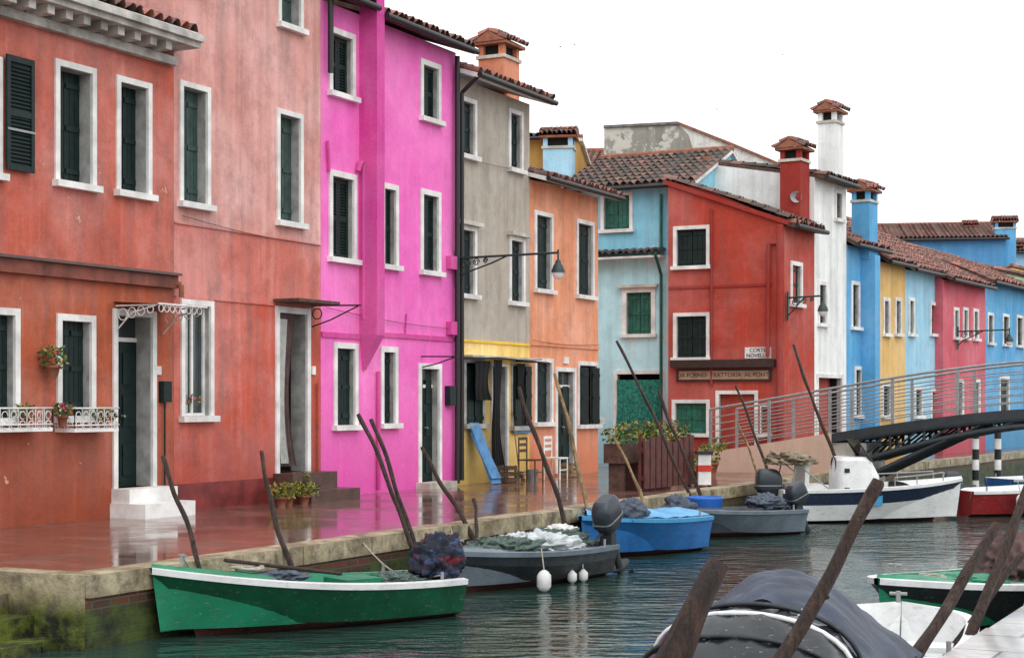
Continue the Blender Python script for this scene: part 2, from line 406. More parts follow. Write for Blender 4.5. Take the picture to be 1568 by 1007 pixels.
# ---- house 1, brick red
g=G('terracotta_house'); 
low1=A.Z(130,415)
m1=plaster('terracotta_plaster',lin(180,88,56),zones=((low1,lin(194,94,74)),),amt=.8,streak=.7,peel=.10,peelc=lin(214,160,130),base=lin(132,58,38))
win(g,A,-60,2,80,272,'open',rd=.2); 
for x in ((83,146,97,290),(177,231,121,304)): win(g,A,*x,kind='green',rd=.24,fw=.085)
win(g,A,-34,29,470,650,'green',rd=.15); win(g,A,86,145,481,646,'green',rd=.16)
dz=A.Z(205,745)
ds=win(g,A,172,238,474,745,'door',rd=.3,z0=dz)
win(g,A,-330,-260,440,655,'green'); win(g,A,-330,-260,20,250,'green'); 
body(g,A,sB[0],sB[1],6.62,8,m1)
for a,b in ((2,46),):
    s0,s1=A.S(a)+.02,A.S(b); z0,z1=A.Z(24,262),A.Z(24,88)
    louvre(g.p('shutters'),A,s0,s1,z0,z1,.085,'green')
    g.p('ironwork').box(A,s0,s1,.09,.1,z0+.5,z0+.53,'steel')
t=g.p('trim'); tc=simple('string_course',lin(128,68,54),.7,.45,3,.4)
t.box(A,sB[0],sB[1]-.02,0.0,.10,low1-.12,low1+.06,tc); t.box(A,sB[0],sB[1]+.0,0.0,.16,low1+.062,low1+.10,'step')
cz=6.5
cg=simple('cornice_stone',(.5,.48,.44,1),.7,.5,2.5,.5)
t.box(A,sB[0],sB[1]-.05,0,.12,cz-.02,cz+.1,cg)
s=sB[0]
while s<sB[1]-.3:
    t.box(A,s,s+.13,0,.36,cz+.102,cz+.22,cg); s+=.34
t.box(A,sB[0],sB[1]+.05,0,.45,cz+.222,cz+.30,cg); t.box(A,sB[0],sB[1]+.06,0,.52,cz+.302,cz+.40,cg)
roof(g,A,sB[0],sB[1]-.02,.46,cz+.44,-3.5,cz+1.9,back=(-8,cz+.3),gutter=False)
st=g.p('steps'); s0,s1=ds[0],ds[1]
st.box(A,s0-.05,s1+.12,.0,.62,0,dz*.5,'white'); st.box(A,s0-.02,s1+.10,.0,.32,dz*.5+.001,dz-.002,'white')
g.p('wall_fittings').box(A,A.S(243),A.S(255),.0,.1,A.Z(249,615),A.Z(249,583),'green')
pipe(g,A,[(A.S(249),.04,A.Z(249,615)),(A.S(249),.04,.35)],.014,'green')
g.p('wall_fittings').box(A,A.S(237),A.S(245),.0,.03,A.Z(241,573),A.Z(241,560),'white')
pipe(g,A,[(A.S(262),.05,A.Z(262,432)),(A.S(266),.14,A.Z(266,436)),(A.S(266),.14,A.Z(266,455))],.04,'terracotta')
ir=g.p('ironwork'); zc=A.Z(205,470)
for sx in (A.S(176),A.S(248)):
    ir.tube([A.P(sx,.02,zc-.35),A.P(sx,.3,zc-.1),A.P(sx,.75,zc)],.012,'wiron')
    ir.tube([A.P(sx,.02,zc),A.P(sx,.75,zc)],.012,'wiron')
    for k in range(4):
        c=(.14+.16*k,zc-.06-.02*(3-k)); rr=.055+.008*(3-k)
        ir.tube([A.P(sx,c[0]+rr*cos(a*pi/6),c[1]+rr*sin(a*pi/6)) for a in range(13)],.008,'wiron',5)
ir.face([A.P(A.S(174),.0,zc+.06),A.P(A.S(250),.0,zc+.06),A.P(A.S(250),.78,zc+.01),A.P(A.S(174),.78,zc+.01)],'glass')
ir.tube([A.P(A.S(174),.78,zc+.01),A.P(A.S(250),.78,zc+.01)],.015,'wiron')
n=int((A.S(250)-A.S(174))/.12)
for k in range(n):
    sc=A.S(174)+.06+k*.12; ir.tube([A.P(sc+.05*cos(a*pi/6),.78,zc-.05+.05*sin(a*pi/6)) for a in range(13)],.007,'wiron',5)
for xa,xb in ((-45,50),(84,152)):
    s0,s1=A.S(xa),A.S(xb); z0,z1=A.Z((xa+xb)/2,660),A.Z((xa+xb)/2,624); D=.34
    ir.box(A,s0,s1,0,D,z0,z0+.05,'white')
    path=[(s0,0),(s0,D),(s1,D),(s1,0)]
    for zz in (z0+.09,z1): ir.tube([A.P(a,b,zz) for a,b in path],.012,'wiron')
    for (a,b),(c,d_) in zip(path[:-1],path[1:]):
        L=max(abs(c-a),abs(d_-b)); n=max(1,int(L/.14))
        for k in range(n+1):
            f=k/n; sa,da=a+(c-a)*f,b+(d_-b)*f
            ir.tube([A.P(sa,da,z0+.05),A.P(sa,da,z1)],.007,'wiron',4)
            if k<n:
                f2=(k+.5)/n; sm,dm=a+(c-a)*f2,b+(d_-b)*f2; ux,uy=(c-a)/L,(d_-b)/L; rr=.05
                for q in (.3,.7): ir.tube([A.P(sm+ux*rr*cos(t_*pi/5),dm+uy*rr*cos(t_*pi/5),z0+(z1-z0)*q+rr*sin(t_*pi/5)) for t_ in range(9)],.007,'wiron',4)
g.done(BV)
def pot(name,c,r=.11,h=.2,lr=(.2,.2,.18),n=160,mats=('leaf','leaf','leafy'),fl=None,nf=20,size=.06):
    m=M(); c=Vector(c)
    prof=[(0,r*.65),(h*.82,r*.95),(h*.82,r*1.1),(h,r*1.1),(h,r*.95),(h*.85,r*.9)]
    m.loft([[c+Vector((q*cos(2*pi*k/16),q*sin(2*pi*k/16),z)) for k in range(16)] for z,q in prof],'terracotta')
    m.leaves(c+Vector((0,0,h+lr[2]*.7)),lr,n,size,mats)
    if fl: m.leaves(c+Vector((0,0,h+lr[2]*.9)),(lr[0],lr[1],lr[2]*.8),nf,size*.8,(fl,))
    return m.finish(name)
pot('hanging_flower_pot',A.P(A.S(66),.16,A.Z(66,578)),.1,.16,(.17,.16,.15),220,fl='flowr',nf=14)
pot('flower_pot',A.P(A.S(78),.2,A.Z(78,652)),.07,.14,(.15,.12,.1),150,fl='flower',nf=50)
pot('flower_pot',A.P(A.S(20),.2,A.Z(20,655)),.07,.14,(.12,.12,.1),120,fl='flower',nf=10)
pot('flower_pot',A.P(A.S(140),.2,A.Z(140,655)),.07,.12,(.17,.12,.09),120)
for x in (375,392,410,428): pot('potted_plant',A.P(A.S(x),.5+.2*R(),0),.10,U(.11,.16),(.2,.2,.12),200,('leaf','leafy','leafy'),'flowr',8)
pot('potted_plant',A.P(A.S(438),.25,0),.13,.2,(.2,.2,.15),200)
# ---- house 2, salmon
g=G('salmon_house')
z2a,z2b=A.Z(380,463),A.Z(380,357)
m2=plaster('salmon_plaster',lin(198,90,70),zones=((z2a,lin(204,112,98)),(z2b,lin(210,148,138))),amt=.8,streak=.75,base=lin(144,58,50))
for x in ((274,321,128,320),(423,463,170,348),(425,463,-60,48),(270,318,-190,-20)): win(g,A,*x,kind='grey_sh',rd=.2,fw=.08)
win(g,A,276,326,459,645,'glass',rd=.14,fw=.08); 
ds=win(g,A,421,474,470,722,'door_open',rd=.3,z0=A.Z(448,722),fw=.1)
body(g,A,sB[1],sB[2],9.2,8.5,m2,d=.0)
t=g.p('trim')
t.box(A,sB[1]+.01,sB[2]-.01,0,.02,z2b-.015,z2b+.015,m2); t.box(A,sB[1]+.01,A.S(270),0,.02,z2a-.01,z2a+.01,m2)
t.box(A,A.S(328),A.S(419),0,.02,z2a-.012,z2a+.012,m2)
plm=simple('plinth_red',lin(125,46,44),.5,.45,3,.4)
t.box(A,sB[1]+.01,ds[0]-.02,0,.02,0,.40,plm); t.box(A,ds[1]+.02,sB[2]-.02,0,.02,0,.38,plm)
st=g.p('steps'); dz=ds[2]
st.box(A,ds[0]-.05,ds[1]+.25,.0,.38,.19,dz-.003,'step'); st.box(A,ds[0]-.0,ds[1]+.45,0,.7,0,.188,'step')
cloth(g.p('door_curtain'),A,ds[0]+.12,ds[0]+.62,-.04,dz+.1,ds[3]-.12,MT['clothbr'],tie=.4)
cloth(g.p('door_curtain'),A,ds[0]+.12,ds[0]+.35,.0,dz+.15,ds[3]-.2,'curtain',tie=.5)
ir=g.p('ironwork'); zc=ds[3]+.06
ir.box(A,ds[0]-.05,ds[1]+.15,.0,.5,zc,zc+.05,'brown')
ir.tube([A.P(A.S(478),.0,zc),A.P(A.S(478),.95,zc-.02)],.014,'black'); ir.tube([A.P(A.S(478),.0,zc-.35),A.P(A.S(478),.35,zc-.25),A.P(A.S(478),.9,zc-.03)],.012,'black')
ir.tube([A.P(A.S(478),.1+.09*cos(a*.6),zc-.14+.09*sin(a*.6)) for a in range(12)],.01,'black')
pipe(g,A,[(A.S(484),.05,A.Z(484,585)),(A.S(484),.05,.3)],.025,m2); 
g.p('wall_fittings').box(A,A.S(470)+.12,A.S(470)+.22,.0,.03,A.Z(480,573),A.Z(480,560),'white')
g.p('window_clutter').leaves(A.P(A.S(298),-.05,A.Z(298,612)),(.14,.03,.07),60,.05,('flower','leafy','leaf'))
roof(g,A,sB[1],sB[2],.35,9.25,-4,10.7,back=(-8.6,9.2))
g.done(BV)
# ---- house 3, pink
g=G('pink_house')
pk=lin(240,104,190); m3=plaster('pink_plaster',pk,amt=.38,streak=.28,base=lin(212,70,156))
m3p=plaster('pink_shaded_plaster',lin(210,66,152),amt=.35,streak=.35,base=lin(180,44,120))  # darker pink: shade on the breast's side put into the colour
zz=8.32
for x in ((503,543,46,152),(643,674,94,189),(503,545,263,403),(583,609,281,413),(643,674,291,422)): win(g,A,*x,kind='green',rd=.13,fw=.1,style='louvre')
for x in ((510,547,524,658),(582,608,530,655)): win(g,A,*x,kind='green',rd=.13,fw=.1)
win(g,A,640,675,556,745,'door',rd=.16,z0=.12,fw=.1)
body(g,A,sB[2],sB[3],zz,8,m3,d=.0)
p0,p1=A.S(550),A.S(589,.36)
bm=g.p('chimney_breast'); zt=A.Z(570,512,.3); zb=A.Z(566,566,.1)
bm.box(A,p0,p1,.0,.36,zt,10.2,m3p)
bm.hexa([A.P(p0+.1,0,zb),A.P(p0+.1,.04,zb),A.P(p1-.1,.04,zb),A.P(p1-.1,0,zb)],[A.P(p0,0,zt-.001),A.P(p0,.36,zt-.001),A.P(p1,.36,zt-.001),A.P(p1,0,zt-.001)],m3p)
g.p('trim').box(A,sB[2]+.01,p0-.01,.0,.03,A.Z(520,517),A.Z(520,509),m3p); g.p('trim').box(A,p1+.15,sB[3]-.1,.0,.03,A.Z(640,519),A.Z(640,512),m3p)
g.p('steps').box(A,A.S(637),A.S(679),0,.3,0,.118,'marble')
pipe(g,A,[(A.S(544),.06,A.Z(544,262)),(A.S(547),.08,A.Z(547,248)),(A.S(551),.08,A.Z(551,250)),(A.S(551),.08,A.Z(551,488))],.045,m3p)
pipe(g,A,[(A.S(576),.05,A.Z(576,568)),(A.S(576),.05,.05)],.035,m3p)
pipe(g,A,[(sB[3]-.12,.1,zz-.1),(sB[3]-.12,.1,.05)],.05,'black')
pipe(g,A,[(sB[2]+.12,.12,10),(sB[2]+.12,.12,A.Z(490,110))],.05,'black')
pipe(g,A,[(sB[2]+.15,.04,A.Z(497,215)),(sB[2]+.2,.04,A.Z(500,262))],.025,m3p)
pipe(g,A,[(A.S(621),.02,A.Z(621,480)),(A.S(619),.02,A.Z(619,514))],.015,m3p)
g.p('wall_fittings').box(A,A.S(681),A.S(690),0,.12,A.Z(685,620),A.Z(685,590),'green')
g.p('wall_fittings').box(A,A.S(683),A.S(694),0,.12,A.Z(688,412),A.Z(688,392),m3p)
g.p('wall_fittings').box(A,A.S(683),A.S(694),0,.12,A.Z(688,512),A.Z(688,492),m3p)
g.p('ironwork').tube([A.P(A.S(645),.0,A.Z(645,545)),A.P(A.S(645),.75,A.Z(645,546))],.014,'black'); g.p('ironwork').tube([A.P(A.S(645),.0,A.Z(645,562)),A.P(A.S(645),.35,A.Z(645,556)),A.P(A.S(645),.7,A.Z(645,547))],.012,'black')
roof(g,A,sB[2],p0-.02,.36,zz+.12,-4,zz+1.6,under='brown'); roof(g,A,p1+.02,sB[3]+.1,.36,zz+.05,-4,zz+1.55,under='brown')
g.p('walls').face([A.P(sB[2],-8,zz),A.P(sB[3],-8,zz),A.P(sB[3],-4,zz+1.5),A.P(sB[2],-4,zz+1.5)],m3)
gable(g,A,sB[2],sB[3],zz,0,-8,-4,zz+1.45,m3)
g.done(BV)
# ---- house 4, grey over yellow
g=G('grey_house')
zy=A.Z(755,524); zz=7.85
m4=plaster('grey_plaster',lin(238,200,106),zones=((zy,lin(178,168,154)),),amt=.6,streak=.6,base=lin(200,166,90))
for x in ((701,729,149,244),(778,800,168,265),(701,729,345,457),(779,803,362,468)): win(g,A,*x,kind='green',rd=.13,hood=x[2]>300)
win(g,A,709,741,548,655,'open',rd=.15,frame='reveal'); ds=win(g,A,751,777,556,735,'door_open',z0=.06,fw=.06); win(g,A,782,809,556,658,'open',frame='reveal',fw=.05)
body(g,A,sB[3],sB[4],zz,8,m4)
t=g.p('trim'); t.box(A,sB[3]+.02,sB[4]-.02,0,.03,zy-.02,zy+.03,simple('yellow_band',lin(238,196,60),.7,.2,3,.2))
t.box(A,A.S(782),A.S(809),.05,.08,A.Z(795,662),A.Z(795,655),'blueb')
for x0,x1 in ((712,724),(726,739)): leaf_(g.p('shutters'),A,A.S(x0),A.S(x1),A.Z(725,650),A.Z(725,560),.02,'green')
for x0,x1 in ((784,793),(800,809)): leaf_(g.p('shutters'),A,A.S(x0),A.S(x1),A.Z(800,650),A.Z(800,560),.08,'green')
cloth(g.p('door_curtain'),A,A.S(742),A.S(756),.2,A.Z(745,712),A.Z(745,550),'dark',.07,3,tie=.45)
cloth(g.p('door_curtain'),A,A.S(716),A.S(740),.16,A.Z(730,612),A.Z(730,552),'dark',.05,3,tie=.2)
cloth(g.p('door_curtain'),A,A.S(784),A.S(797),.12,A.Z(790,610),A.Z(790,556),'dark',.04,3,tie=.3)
g.p('ironwork').tube([A.P(A.S(700),0,A.Z(700,548)),A.P(A.S(700),.9,A.Z(700,548)),A.P(A.S(780),.9,A.Z(700,552)),A.P(A.S(790),0,A.Z(790,552))],.016,'black')
g.p('ironwork').box(A,A.S(705),A.S(812),.0,.28,zy-.32,zy-.28,'marble')
roof(g,A,sB[3]-.02,sB[4]+.12,.5,zz+.05,-4,zz+1.5,back=(-8,zz))
pipe(g,A,[(sB[3]+.02,.5,zz),(sB[3]+.03,.12,zz-.3),(sB[3]+.03,.12,.1)],.04,'black')
chimney(g,A,A.S(764,-.9),-.9,zz,A.Z(764,62,-.9),.75,.6,plaster('chimney_orange',lin(206,120,76),amt=.6))
g.done(BV)
# clutter by the yellow ground floor: chair, crates, broom, bucket
def chair(fr,s,d,mat):
    m=M()
    for a in (0,.36):
        for b in (0,.36): m.cyl(fr.P(s+a,d+b,0),fr.P(s+a,d+b,.45 if b else .88),.016,seg=6,mat=mat)
    m.box(fr,s-.02,s+.38,d-.02,d+.38,.43,.46,mat)
    for z in (.6,.72,.84): m.box(fr,s,s+.36,d-.012,d+.012,z,z+.06,mat)
    for z in (.2,): 
        for b in (0,.36): m.cyl(fr.P(s,d+b,z),fr.P(s+.36,d+b,z),.01,seg=6,mat=mat)
    m.finish('garden_chair')
chair(A,A.S(757),.55,'brown'); chair(A,A.S(800),.5,'white')
def crate(fr,s,d,mat,h=.3):
    m=M(); w=.42; dp=.3
    for z in (.02,h*.4,h*.75):
        m.box(fr,s,s+w,d,d+.015,z,z+h*.22,mat); m.box(fr,s,s+w,d+dp-.015,d+dp,z,z+h*.22,mat)
        m.box(fr,s,s+.015,d+.016,d+dp-.016,z,z+h*.22,mat); m.box(fr,s+w-.015,s+w,d+.016,d+dp-.016,z,z+h*.22,mat)
    m.box(fr,s+.016,s+w-.016,d+.016,d+dp-.016,.01,.03,mat)
    for a in (.02,w-.05):
        for b in (.016,dp-.046): m.box(fr,s+a,s+a+.03,d+b,d+b+.03,0,h,mat)
    m.finish('wooden_crate')
crate(A,A.S(740),.25,'brown',.34); crate(A,A.S(836),.3,'poley',.3)
m=M(); m.tube([A.P(A.S(776),.3,.05),A.P(A.S(780),.06,1.45)],.013,'poley'); m.leaves(A.P(A.S(776),.3,.09),(.09,.05,.08),80,.1,('poley','rope')); m.finish('broom')
m=M(); c=A.P(A.S(768),.7,0)
m.loft([[c+Vector((q*cos(2*pi*k/14),q*sin(2*pi*k/14),z)) for k in range(14)] for z,q in ((0,.09),(.24,.125),(.25,.13),(.25,.115),(.1,.09))],'steel'); m.finish('bucket')
# ---- house 5, orange
g=G('orange_house'); zz=6.28
m5=plaster('orange_plaster',lin(228,150,110),amt=.6,streak=.5,base=lin(194,104,68))
for x in ((818,846,324,449),(882,909,337,458)): win(g,A,*x,kind='green',rd=.14)
win(g,A,818,846,548,652,'green'); win(g,A,850,881,562,735,'door',z0=.05); win(g,A,884,915,553,655,'open')
for x0,x1 in ((886,897),(903,914)): leaf_(g.p('shutters'),A,A.S(x0),A.S(x1),A.Z(900,655),A.Z(900,562),.07,'green')
body(g,A,sB[4],sB[5],zz,6,m5)
gable(g,A,sB[4],sB[5],zz,0,-6,-3,zz+.95,m5)
g.p('trim').box(A,sB[4]+.01,sB[5],0,.03,A.Z(860,531),A.Z(860,526),m5)
roof(g,A,sB[4]-.1,sB[5]+.3,.45,zz+.03,-3,zz+1.0,back=(-6.2,zz))
g.p('wall_fittings').box(A,A.S(862),A.S(869),0,.04,A.Z(865,556),A.Z(865,546),'white')
g.done(BV)
def lamp(name,fr,s,d0,z,L):
    m=M(); e=d0+L
    m.tube([fr.P(s,d0,z),fr.P(s,e,z+.02)],.022,'iron',8)
    m.tube([fr.P(s,d0,z-.45),fr.P(s,d0+.15,z-.3),fr.P(s,d0+L*.35,z-.12),fr.P(s,d0+L*.5,z)],.016,'iron')
    for c,r in (((d0+.2,z-.12),.1),((d0+.42,z-.09),.075),((d0+.62,z-.07),.055)):
        m.tube([fr.P(s,c[0]+r*(1-a/26)*cos(a*.5),c[1]+r*(1-a/26)*sin(a*.5)) for a in range(22)],.012,'iron',5)
    m.box(fr,s-.05,s+.05,d0-.0,d0+.03,z-.55,z+.15,'iron')
    m.tube([fr.P(s,e,z+.08),fr.P(s,e,z-.14)],.018,'iron')
    c=fr.P(s,e,0)
    prof=[(z-.10,.02),(z-.14,.05),(z-.18,.055),(z-.22,.09),(z-.31,.125),(z-.35,.13)]
    m.loft([[c+Vector((q*cos(2*pi*k/16),q*sin(2*pi*k/16),a)) for k in range(16)] for a,q in prof],'iron')
    prof=[(z-.35,.11),(z-.42,.10),(z-.47,.05)]
    m.loft([[c+Vector((q*cos(2*pi*k/16),q*sin(2*pi*k/16),a)) for k in range(16)] for a,q in prof],'white')
    return m.finish(name)
lamp('street_lamp',A,sB[3]-.05,.05,A.Z(694,394,.05),2.15)
m=M(); s0=A.S(713); 
b=[A.P(s0+.1,.5,.02),A.P(s0+.1,.53,.02),A.P(s0+.5,.53,.02),A.P(s0+.5,.5,.02)]; t_=[A.P(s0,.06,1.2),A.P(s0,.09,1.2),A.P(s0+.38,.09,1.2),A.P(s0+.38,.06,1.2)]
m.hexa(b,t_,'blueb')
m.hexa([p+Vector((.0,-.03,.1)) for p in b],[p+Vector((.03,-.03,-.2)) for p in t_],'blueb'); m.finish('blue_wooden_board')
m=M()
for a,b,ya,yb in ((495,690,470,503),(700,812,238,262),(275,486,330,376),(812,915,520,527),(0,266,405,438)):
    P0=A.P(A.S(a),.05,A.Z(a,ya)); P1=A.P(A.S(b),.05,A.Z(b,yb))
    m.tube([P0.lerp(P1,k/12)-Vector((0,0,.05*sin(pi*k/12))) for k in range(13)],.006,'black',4)
m.finish('facade_cables')
# ================================================================== TURQUOISE / RED
ca,sa=cos(TH),-sin(TH)
B1=Fr(.0956*41.9,41.9,ca,sa); B2=Fr(.0956*41.0,41.0,ca,sa)
g=G('turquoise_house')
zt=B1.Z(970,392)
mt=plaster('turquoise_plaster',lin(186,232,240),zones=((zt,lin(134,206,230)),),amt=.45,streak=.45,base=lin(120,170,190),peel=.16,peelc=lin(225,228,222))
win(g,B1,920,969,294,356,'green2',frame='white'); win(g,B1,953,1004,440,516,'green2',hood=True,fw=.12)
ds=win(g,B1,940,1018,566,712,'door_open',z0=.02,fw=.1)
s0,s1=B1.S(860),B1.S(1023)+.75; ze=B1.Z(970,288)
body(g,B1,s0,s1,ze,5,mt); gable(g,B1,s0,s1,ze,0,-5,-2.6,ze+1.2,mt)
cloth(g.p('door_curtain'),B1,ds[0]+.1,ds[1]-.1,.06,.15,ds[3]-.25,simple('teal_curtain',(.02,.24,.18,1),.75,.7,14,.6),.06,6)
roof(g,B1,s0,s1+.1,.35,ze+.02,-2.6,ze+1.25,'tiled',back=(-5.2,ze))
tiles(g.p('roof'),B1,s0,B1.S(1020),.45,zt-.02,0,zt+.14,'tiled'); g.p('roof_boards').box(B1,s0,B1.S(1020),0,.42,zt-.08,zt-.03,'white')
pipe(g,B1,[(B1.S(1014),.08,ze-.2),(B1.S(1014),.08,zt+.2),(B1.S(1014),.5,zt),(B1.S(1014),.08,zt-.5),(B1.S(1014),.08,.1)],.04,'green2')
g.done(BV)
g=G('red_house')
mr=plaster('red_plaster',lin(180,64,46),amt=.6,streak=.5,base=lin(145,46,36))
mrd=plaster('red_pipe_plaster',lin(154,48,38),amt=.4,streak=.3)
sR=B2.S(1200); 
win(g,B2,1031,1087,345,412,kind='green',rd=.12)
win(g,B2,1031,1087,478,552,'green',rd=.12)
win(g,B2,1029,1087,611,668,'green2',rd=.12); win(g,B2,1096,1161,597,706,'door_open',z0=.1)
win(g,B2,1164,1180,620,668,'green',fw=.03)
zL,zR=B2.Z(1026,276),B2.Z(1195,338)
body(g,B2,0,sR,zR,6,mr)
w=g.p('walls'); w.face([B2.P(0.003,0,zR),B2.P(sR-.003,0,zR),B2.P(B2.S(1092),0,B2.Z(1092,294)),B2.P(0.003,0,zL)],mr)
w.face([B2.P(0.003,-6,zR),B2.P(0.003,0,zR),B2.P(0.003,0,zL),B2.P(.003,-6,zL)],mr)
rr=g.p('roof')
F2b=Fr(B2.P(0,0,0).x,B2.P(0,0,0).y,-B2.nx,-B2.ny)
sg=1 if (Vector((F2b.nx,F2b.ny)).dot(Vector((B2.ax,B2.ay)))>0) else -1
tiles(rr,F2b,-.12,6,sg*(sR+.15),zR+.06,sg*-.1,zL+.12,'tiled')
b=[B2.P(-.1,.1,zL-.0),B2.P(sR+.12,.1,zR-.03),B2.P(sR+.12,-6,zR-.03),B2.P(-.1,-6,zL)]
g.p('roof_boards').hexa([v-Vector((0,0,.08)) for v in b],[v+Vector((0,0,.035)) for v in b],mrd)
g.p('trim').box(B2,.01,sR-.3,0,.03,B2.Z(1090,440),B2.Z(1090,436),mrd)
pipe(g,B2,[(B2.S(1087)+.06,.05,B2.Z(1087,320)),(B2.S(1087)+.06,.05,B2.Z(1087,590))],.035,mrd)
pipe(g,B2,[(sR-.35,.08,B2.Z(1185,372)),(sR-.38,.08,B2.Z(1185,545))],.05,mrd)
pipe(g,B2,[(sR-.05,.16,zR-.1),(sR-.05,.16,.4)],.08,mrd); pipe(g,B2,[(sR-.35,.06,B2.Z(1190,372)),(sR-.1,.12,B2.Z(1190,372))],.05,mrd)
sgd=simple('sign_wood',(.04,.02,.016,1),.5,.3,6,.2); 
g.p('shop_sign').box(B2,B2.S(1031),B2.S(1189),.02,.22,B2.Z(1110,562),B2.Z(1110,550),sgd)
g.p('shop_sign').box(B2,B2.S(1037),B2.S(1182),.02,.066,B2.Z(1110,583),B2.Z(1110,564),sgd)
g.p('shop_sign').box(B2,B2.S(1041),B2.S(1178),.067,.075,B2.Z(1110,580),B2.Z(1110,567),simple('sign_face',lin(170,140,116),.6,.25,5,.1))
g.extra.append(text(B2,B2.S(1110),.08,B2.Z(1110,573.5),'DA FORNO  TRATTORIA  AL PONTE',.15,'brown','sign_lettering'))
g.done(BV)
def plaque():
    m=M(); m.box(B2,B2.S(1141),B2.S(1181),.0,.03,B2.Z(1160,548),B2.Z(1160,531),'white'); o=m.finish('street_name_sign')
    t1=text(B2,B2.S(1161),.036,B2.Z(1160,535.5),'CORTE',.13,'black','lettering_1'); t2=text(B2,B2.S(1161),.036,B2.Z(1160,543.5),'NOVELLO',.13,'black','lettering_2')
    for t in (t1,t2): t.parent=o; t.location=t.location-o.location
plaque()
# ================================================================== ROW C
tcx=(2300-CX)/FO
cp=B2.P(sR,0,0)
C=Fr(cp.x,cp.y,tcx,1.0)
def rowhouse(name,x0,x1,yt,mat,wins,D=6,rf=.9,rmat='tile',chim=None,over=.3,d=0,under='brown'):
    g=G(name); s0,s1=C.S(x0,d),C.S(x1,d); xm=(x0+x1)/2
    z=C.Z(xm,yt,d)
    for w in wins: win(g,C,*w[:4],kind=(w[4] if len(w)>4 else 'green'),rd=.12,d=d,fw=.1,z0=.05 if (len(w)>4 and w[4].startswith('door')) else None)
    body(g,C,s0,s1,z,D,mat,d=d); gable(g,C,s0,s1,z,d,-D,-D/2,z+rf,mat)
    roof(g,C,s0,s1,over+d,z+.03,-D/2,z+rf+.05,rmat,back=(-D-.1,z),under=under)
    if chim: 
        for c in chim: chimney(g,C,C.S(c[0],c[1]),c[1],z-.3,C.Z(c[0],c[2],c[1]),c[3],c[4],c[5])
    g.done(BV)
mw=plaster('white_plaster',lin(234,236,232),amt=.4,streak=.55,base=lin(170,170,165))
mb=plaster('blue_plaster',lin(88,166,214),amt=.45,streak=.4)
mb2=plaster('pale_blue_plaster',lin(158,206,228),amt=.45,streak=.4)
mo=plaster('ochre_plaster',lin(226,184,110),amt=.45,streak=.4)
mrp=plaster('rose_plaster',lin(208,92,106),amt=.45,streak=.4)
mg=plaster('old_wall_plaster',lin(226,226,218),amt=.9,streak=.8,peel=.2,peelc=lin(160,156,146),base=lin(226,226,218))
rowhouse('red_side_house',1201,1247,350,mr,((1210,1228,400,470),),D=3,rf=.3,chim=((1217,-.4,222,.62,.55,mrd),))
rowhouse('white_house',1247,1296,278,mw,((1252,1266,430,500),(1250,1290,572,712,'door_open'),(1278,1290,290,340)),rf=.6,rmat='tiled',chim=((1272,-.6,165,.6,.5,mw),))
rowhouse('blue_house',1296,1346,380,mb,((1303,1316,430,505),(1320,1334,430,500),(1308,1320,560,640)),rf=1.9,chim=((1324,.0,286,.7,.5,mb),))
rowhouse('ochre_house',1346,1386,404,mo,((1352,1362,455,515),(1370,1380,455,515),(1350,1364,585,640)),rf=2.0)
rowhouse('pale_blue_house',1386,1444,418,mb2,((1391,1400,455,515),(1424,1434,462,515),(1400,1412,590,640),(1425,1440,595,660)),rf=1.9,under='white')
rowhouse('rose_house',1444,1509,434,mrp,((1460,1468,470,520),(1474,1482,470,520),(1490,1498,472,522),(1465,1475,580,640),(1490,1500,580,640)),rf=1.8,d=.25)
rowhouse('sky_blue_house',1509,1590,440,mb,((1512,1521,478,528),(1535,1545,480,530),(1556,1566,482,532),(1530,1545,575,640),),rf=1.4)
rowhouse('green_house',1590,1660,440,plaster('sage_plaster',lin(150,190,150)),((1600,1610,480,530),(1630,1640,480,530)))
rowhouse('yellow_house',1660,1760,450,mo,((1680,1690,490,535),(1720,1730,490,535)))
lamp('street_lamp',C,C.S(1203),.05,C.Z(1203,455,.05),.9)
lamp('street_lamp',C,C.S(1452),.3,C.Z(1452,505,.3),1.6)
m=M(); m.box(C,C.S(1326),C.S(1340,.4),0.004,.4,0,C.Z(1335,388,.4),mb); m.finish('blue_chimney_breast')
def backhouse(name,px0,px1,yt,Y,mat,D=5,rf=.9,wins=(),rmat='tile',chims=()):
    g=G(name); fr=Fr((px0-CX)/FO*Y,Y,ca,sa*.3); s1=fr.S(px1); z=fr.Z((px0+px1)/2,yt)
    for w in wins: win(g,fr,*w,kind='green')
    body(g,fr,0,s1,z,D,mat); gable(g,fr,0,s1,z,0,-D,-D/2,z+rf,mat)
    roof(g,fr,-.1,s1+.1,.25,z+.02,-D/2,z+rf,rmat,back=(-D,z))
    for c in chims: chimney(g,fr,fr.S(c[0],c[1]),c[1],z-1.2,fr.Z(c[0],c[2],c[1]),c[3],c[4],c[5])
    g.done(BV)
backhouse('mustard_house',790,872,212,45,plaster('mustard_plaster',lin(206,160,84),amt=.5),rf=.4,chims=((856,.45,204,.8,.6,mb2),))
backhouse('far_house',872,960,262,50,mrp,rf=1.0,rmat='tile')
backhouse('cobalt_house',1352,1540,366,74,plaster('cobalt_plaster',lin(80,146,196),amt=.4),rf=1.1,D=8,chims=((1485,-3,342,.5,.5,mw),(1538,-.6,336,.9,.8,mb)))
backhouse('teal_house',1545,1700,385,80,mb2,rf=1.0,D=8,chims=((1556,-.6,372,.8,.6,mrp),))
g=G('old_stone_house'); B3=Fr((925-CX)/FO*46.5,46.5,ca,sa*.6)
pts=[(925,196),(1038,190),(1120,222),(1196,254)]
S_=[B3.S(p[0]) for p in pts]; Z_=[B3.Z(*p) for p in pts]
w=g.p('walls')
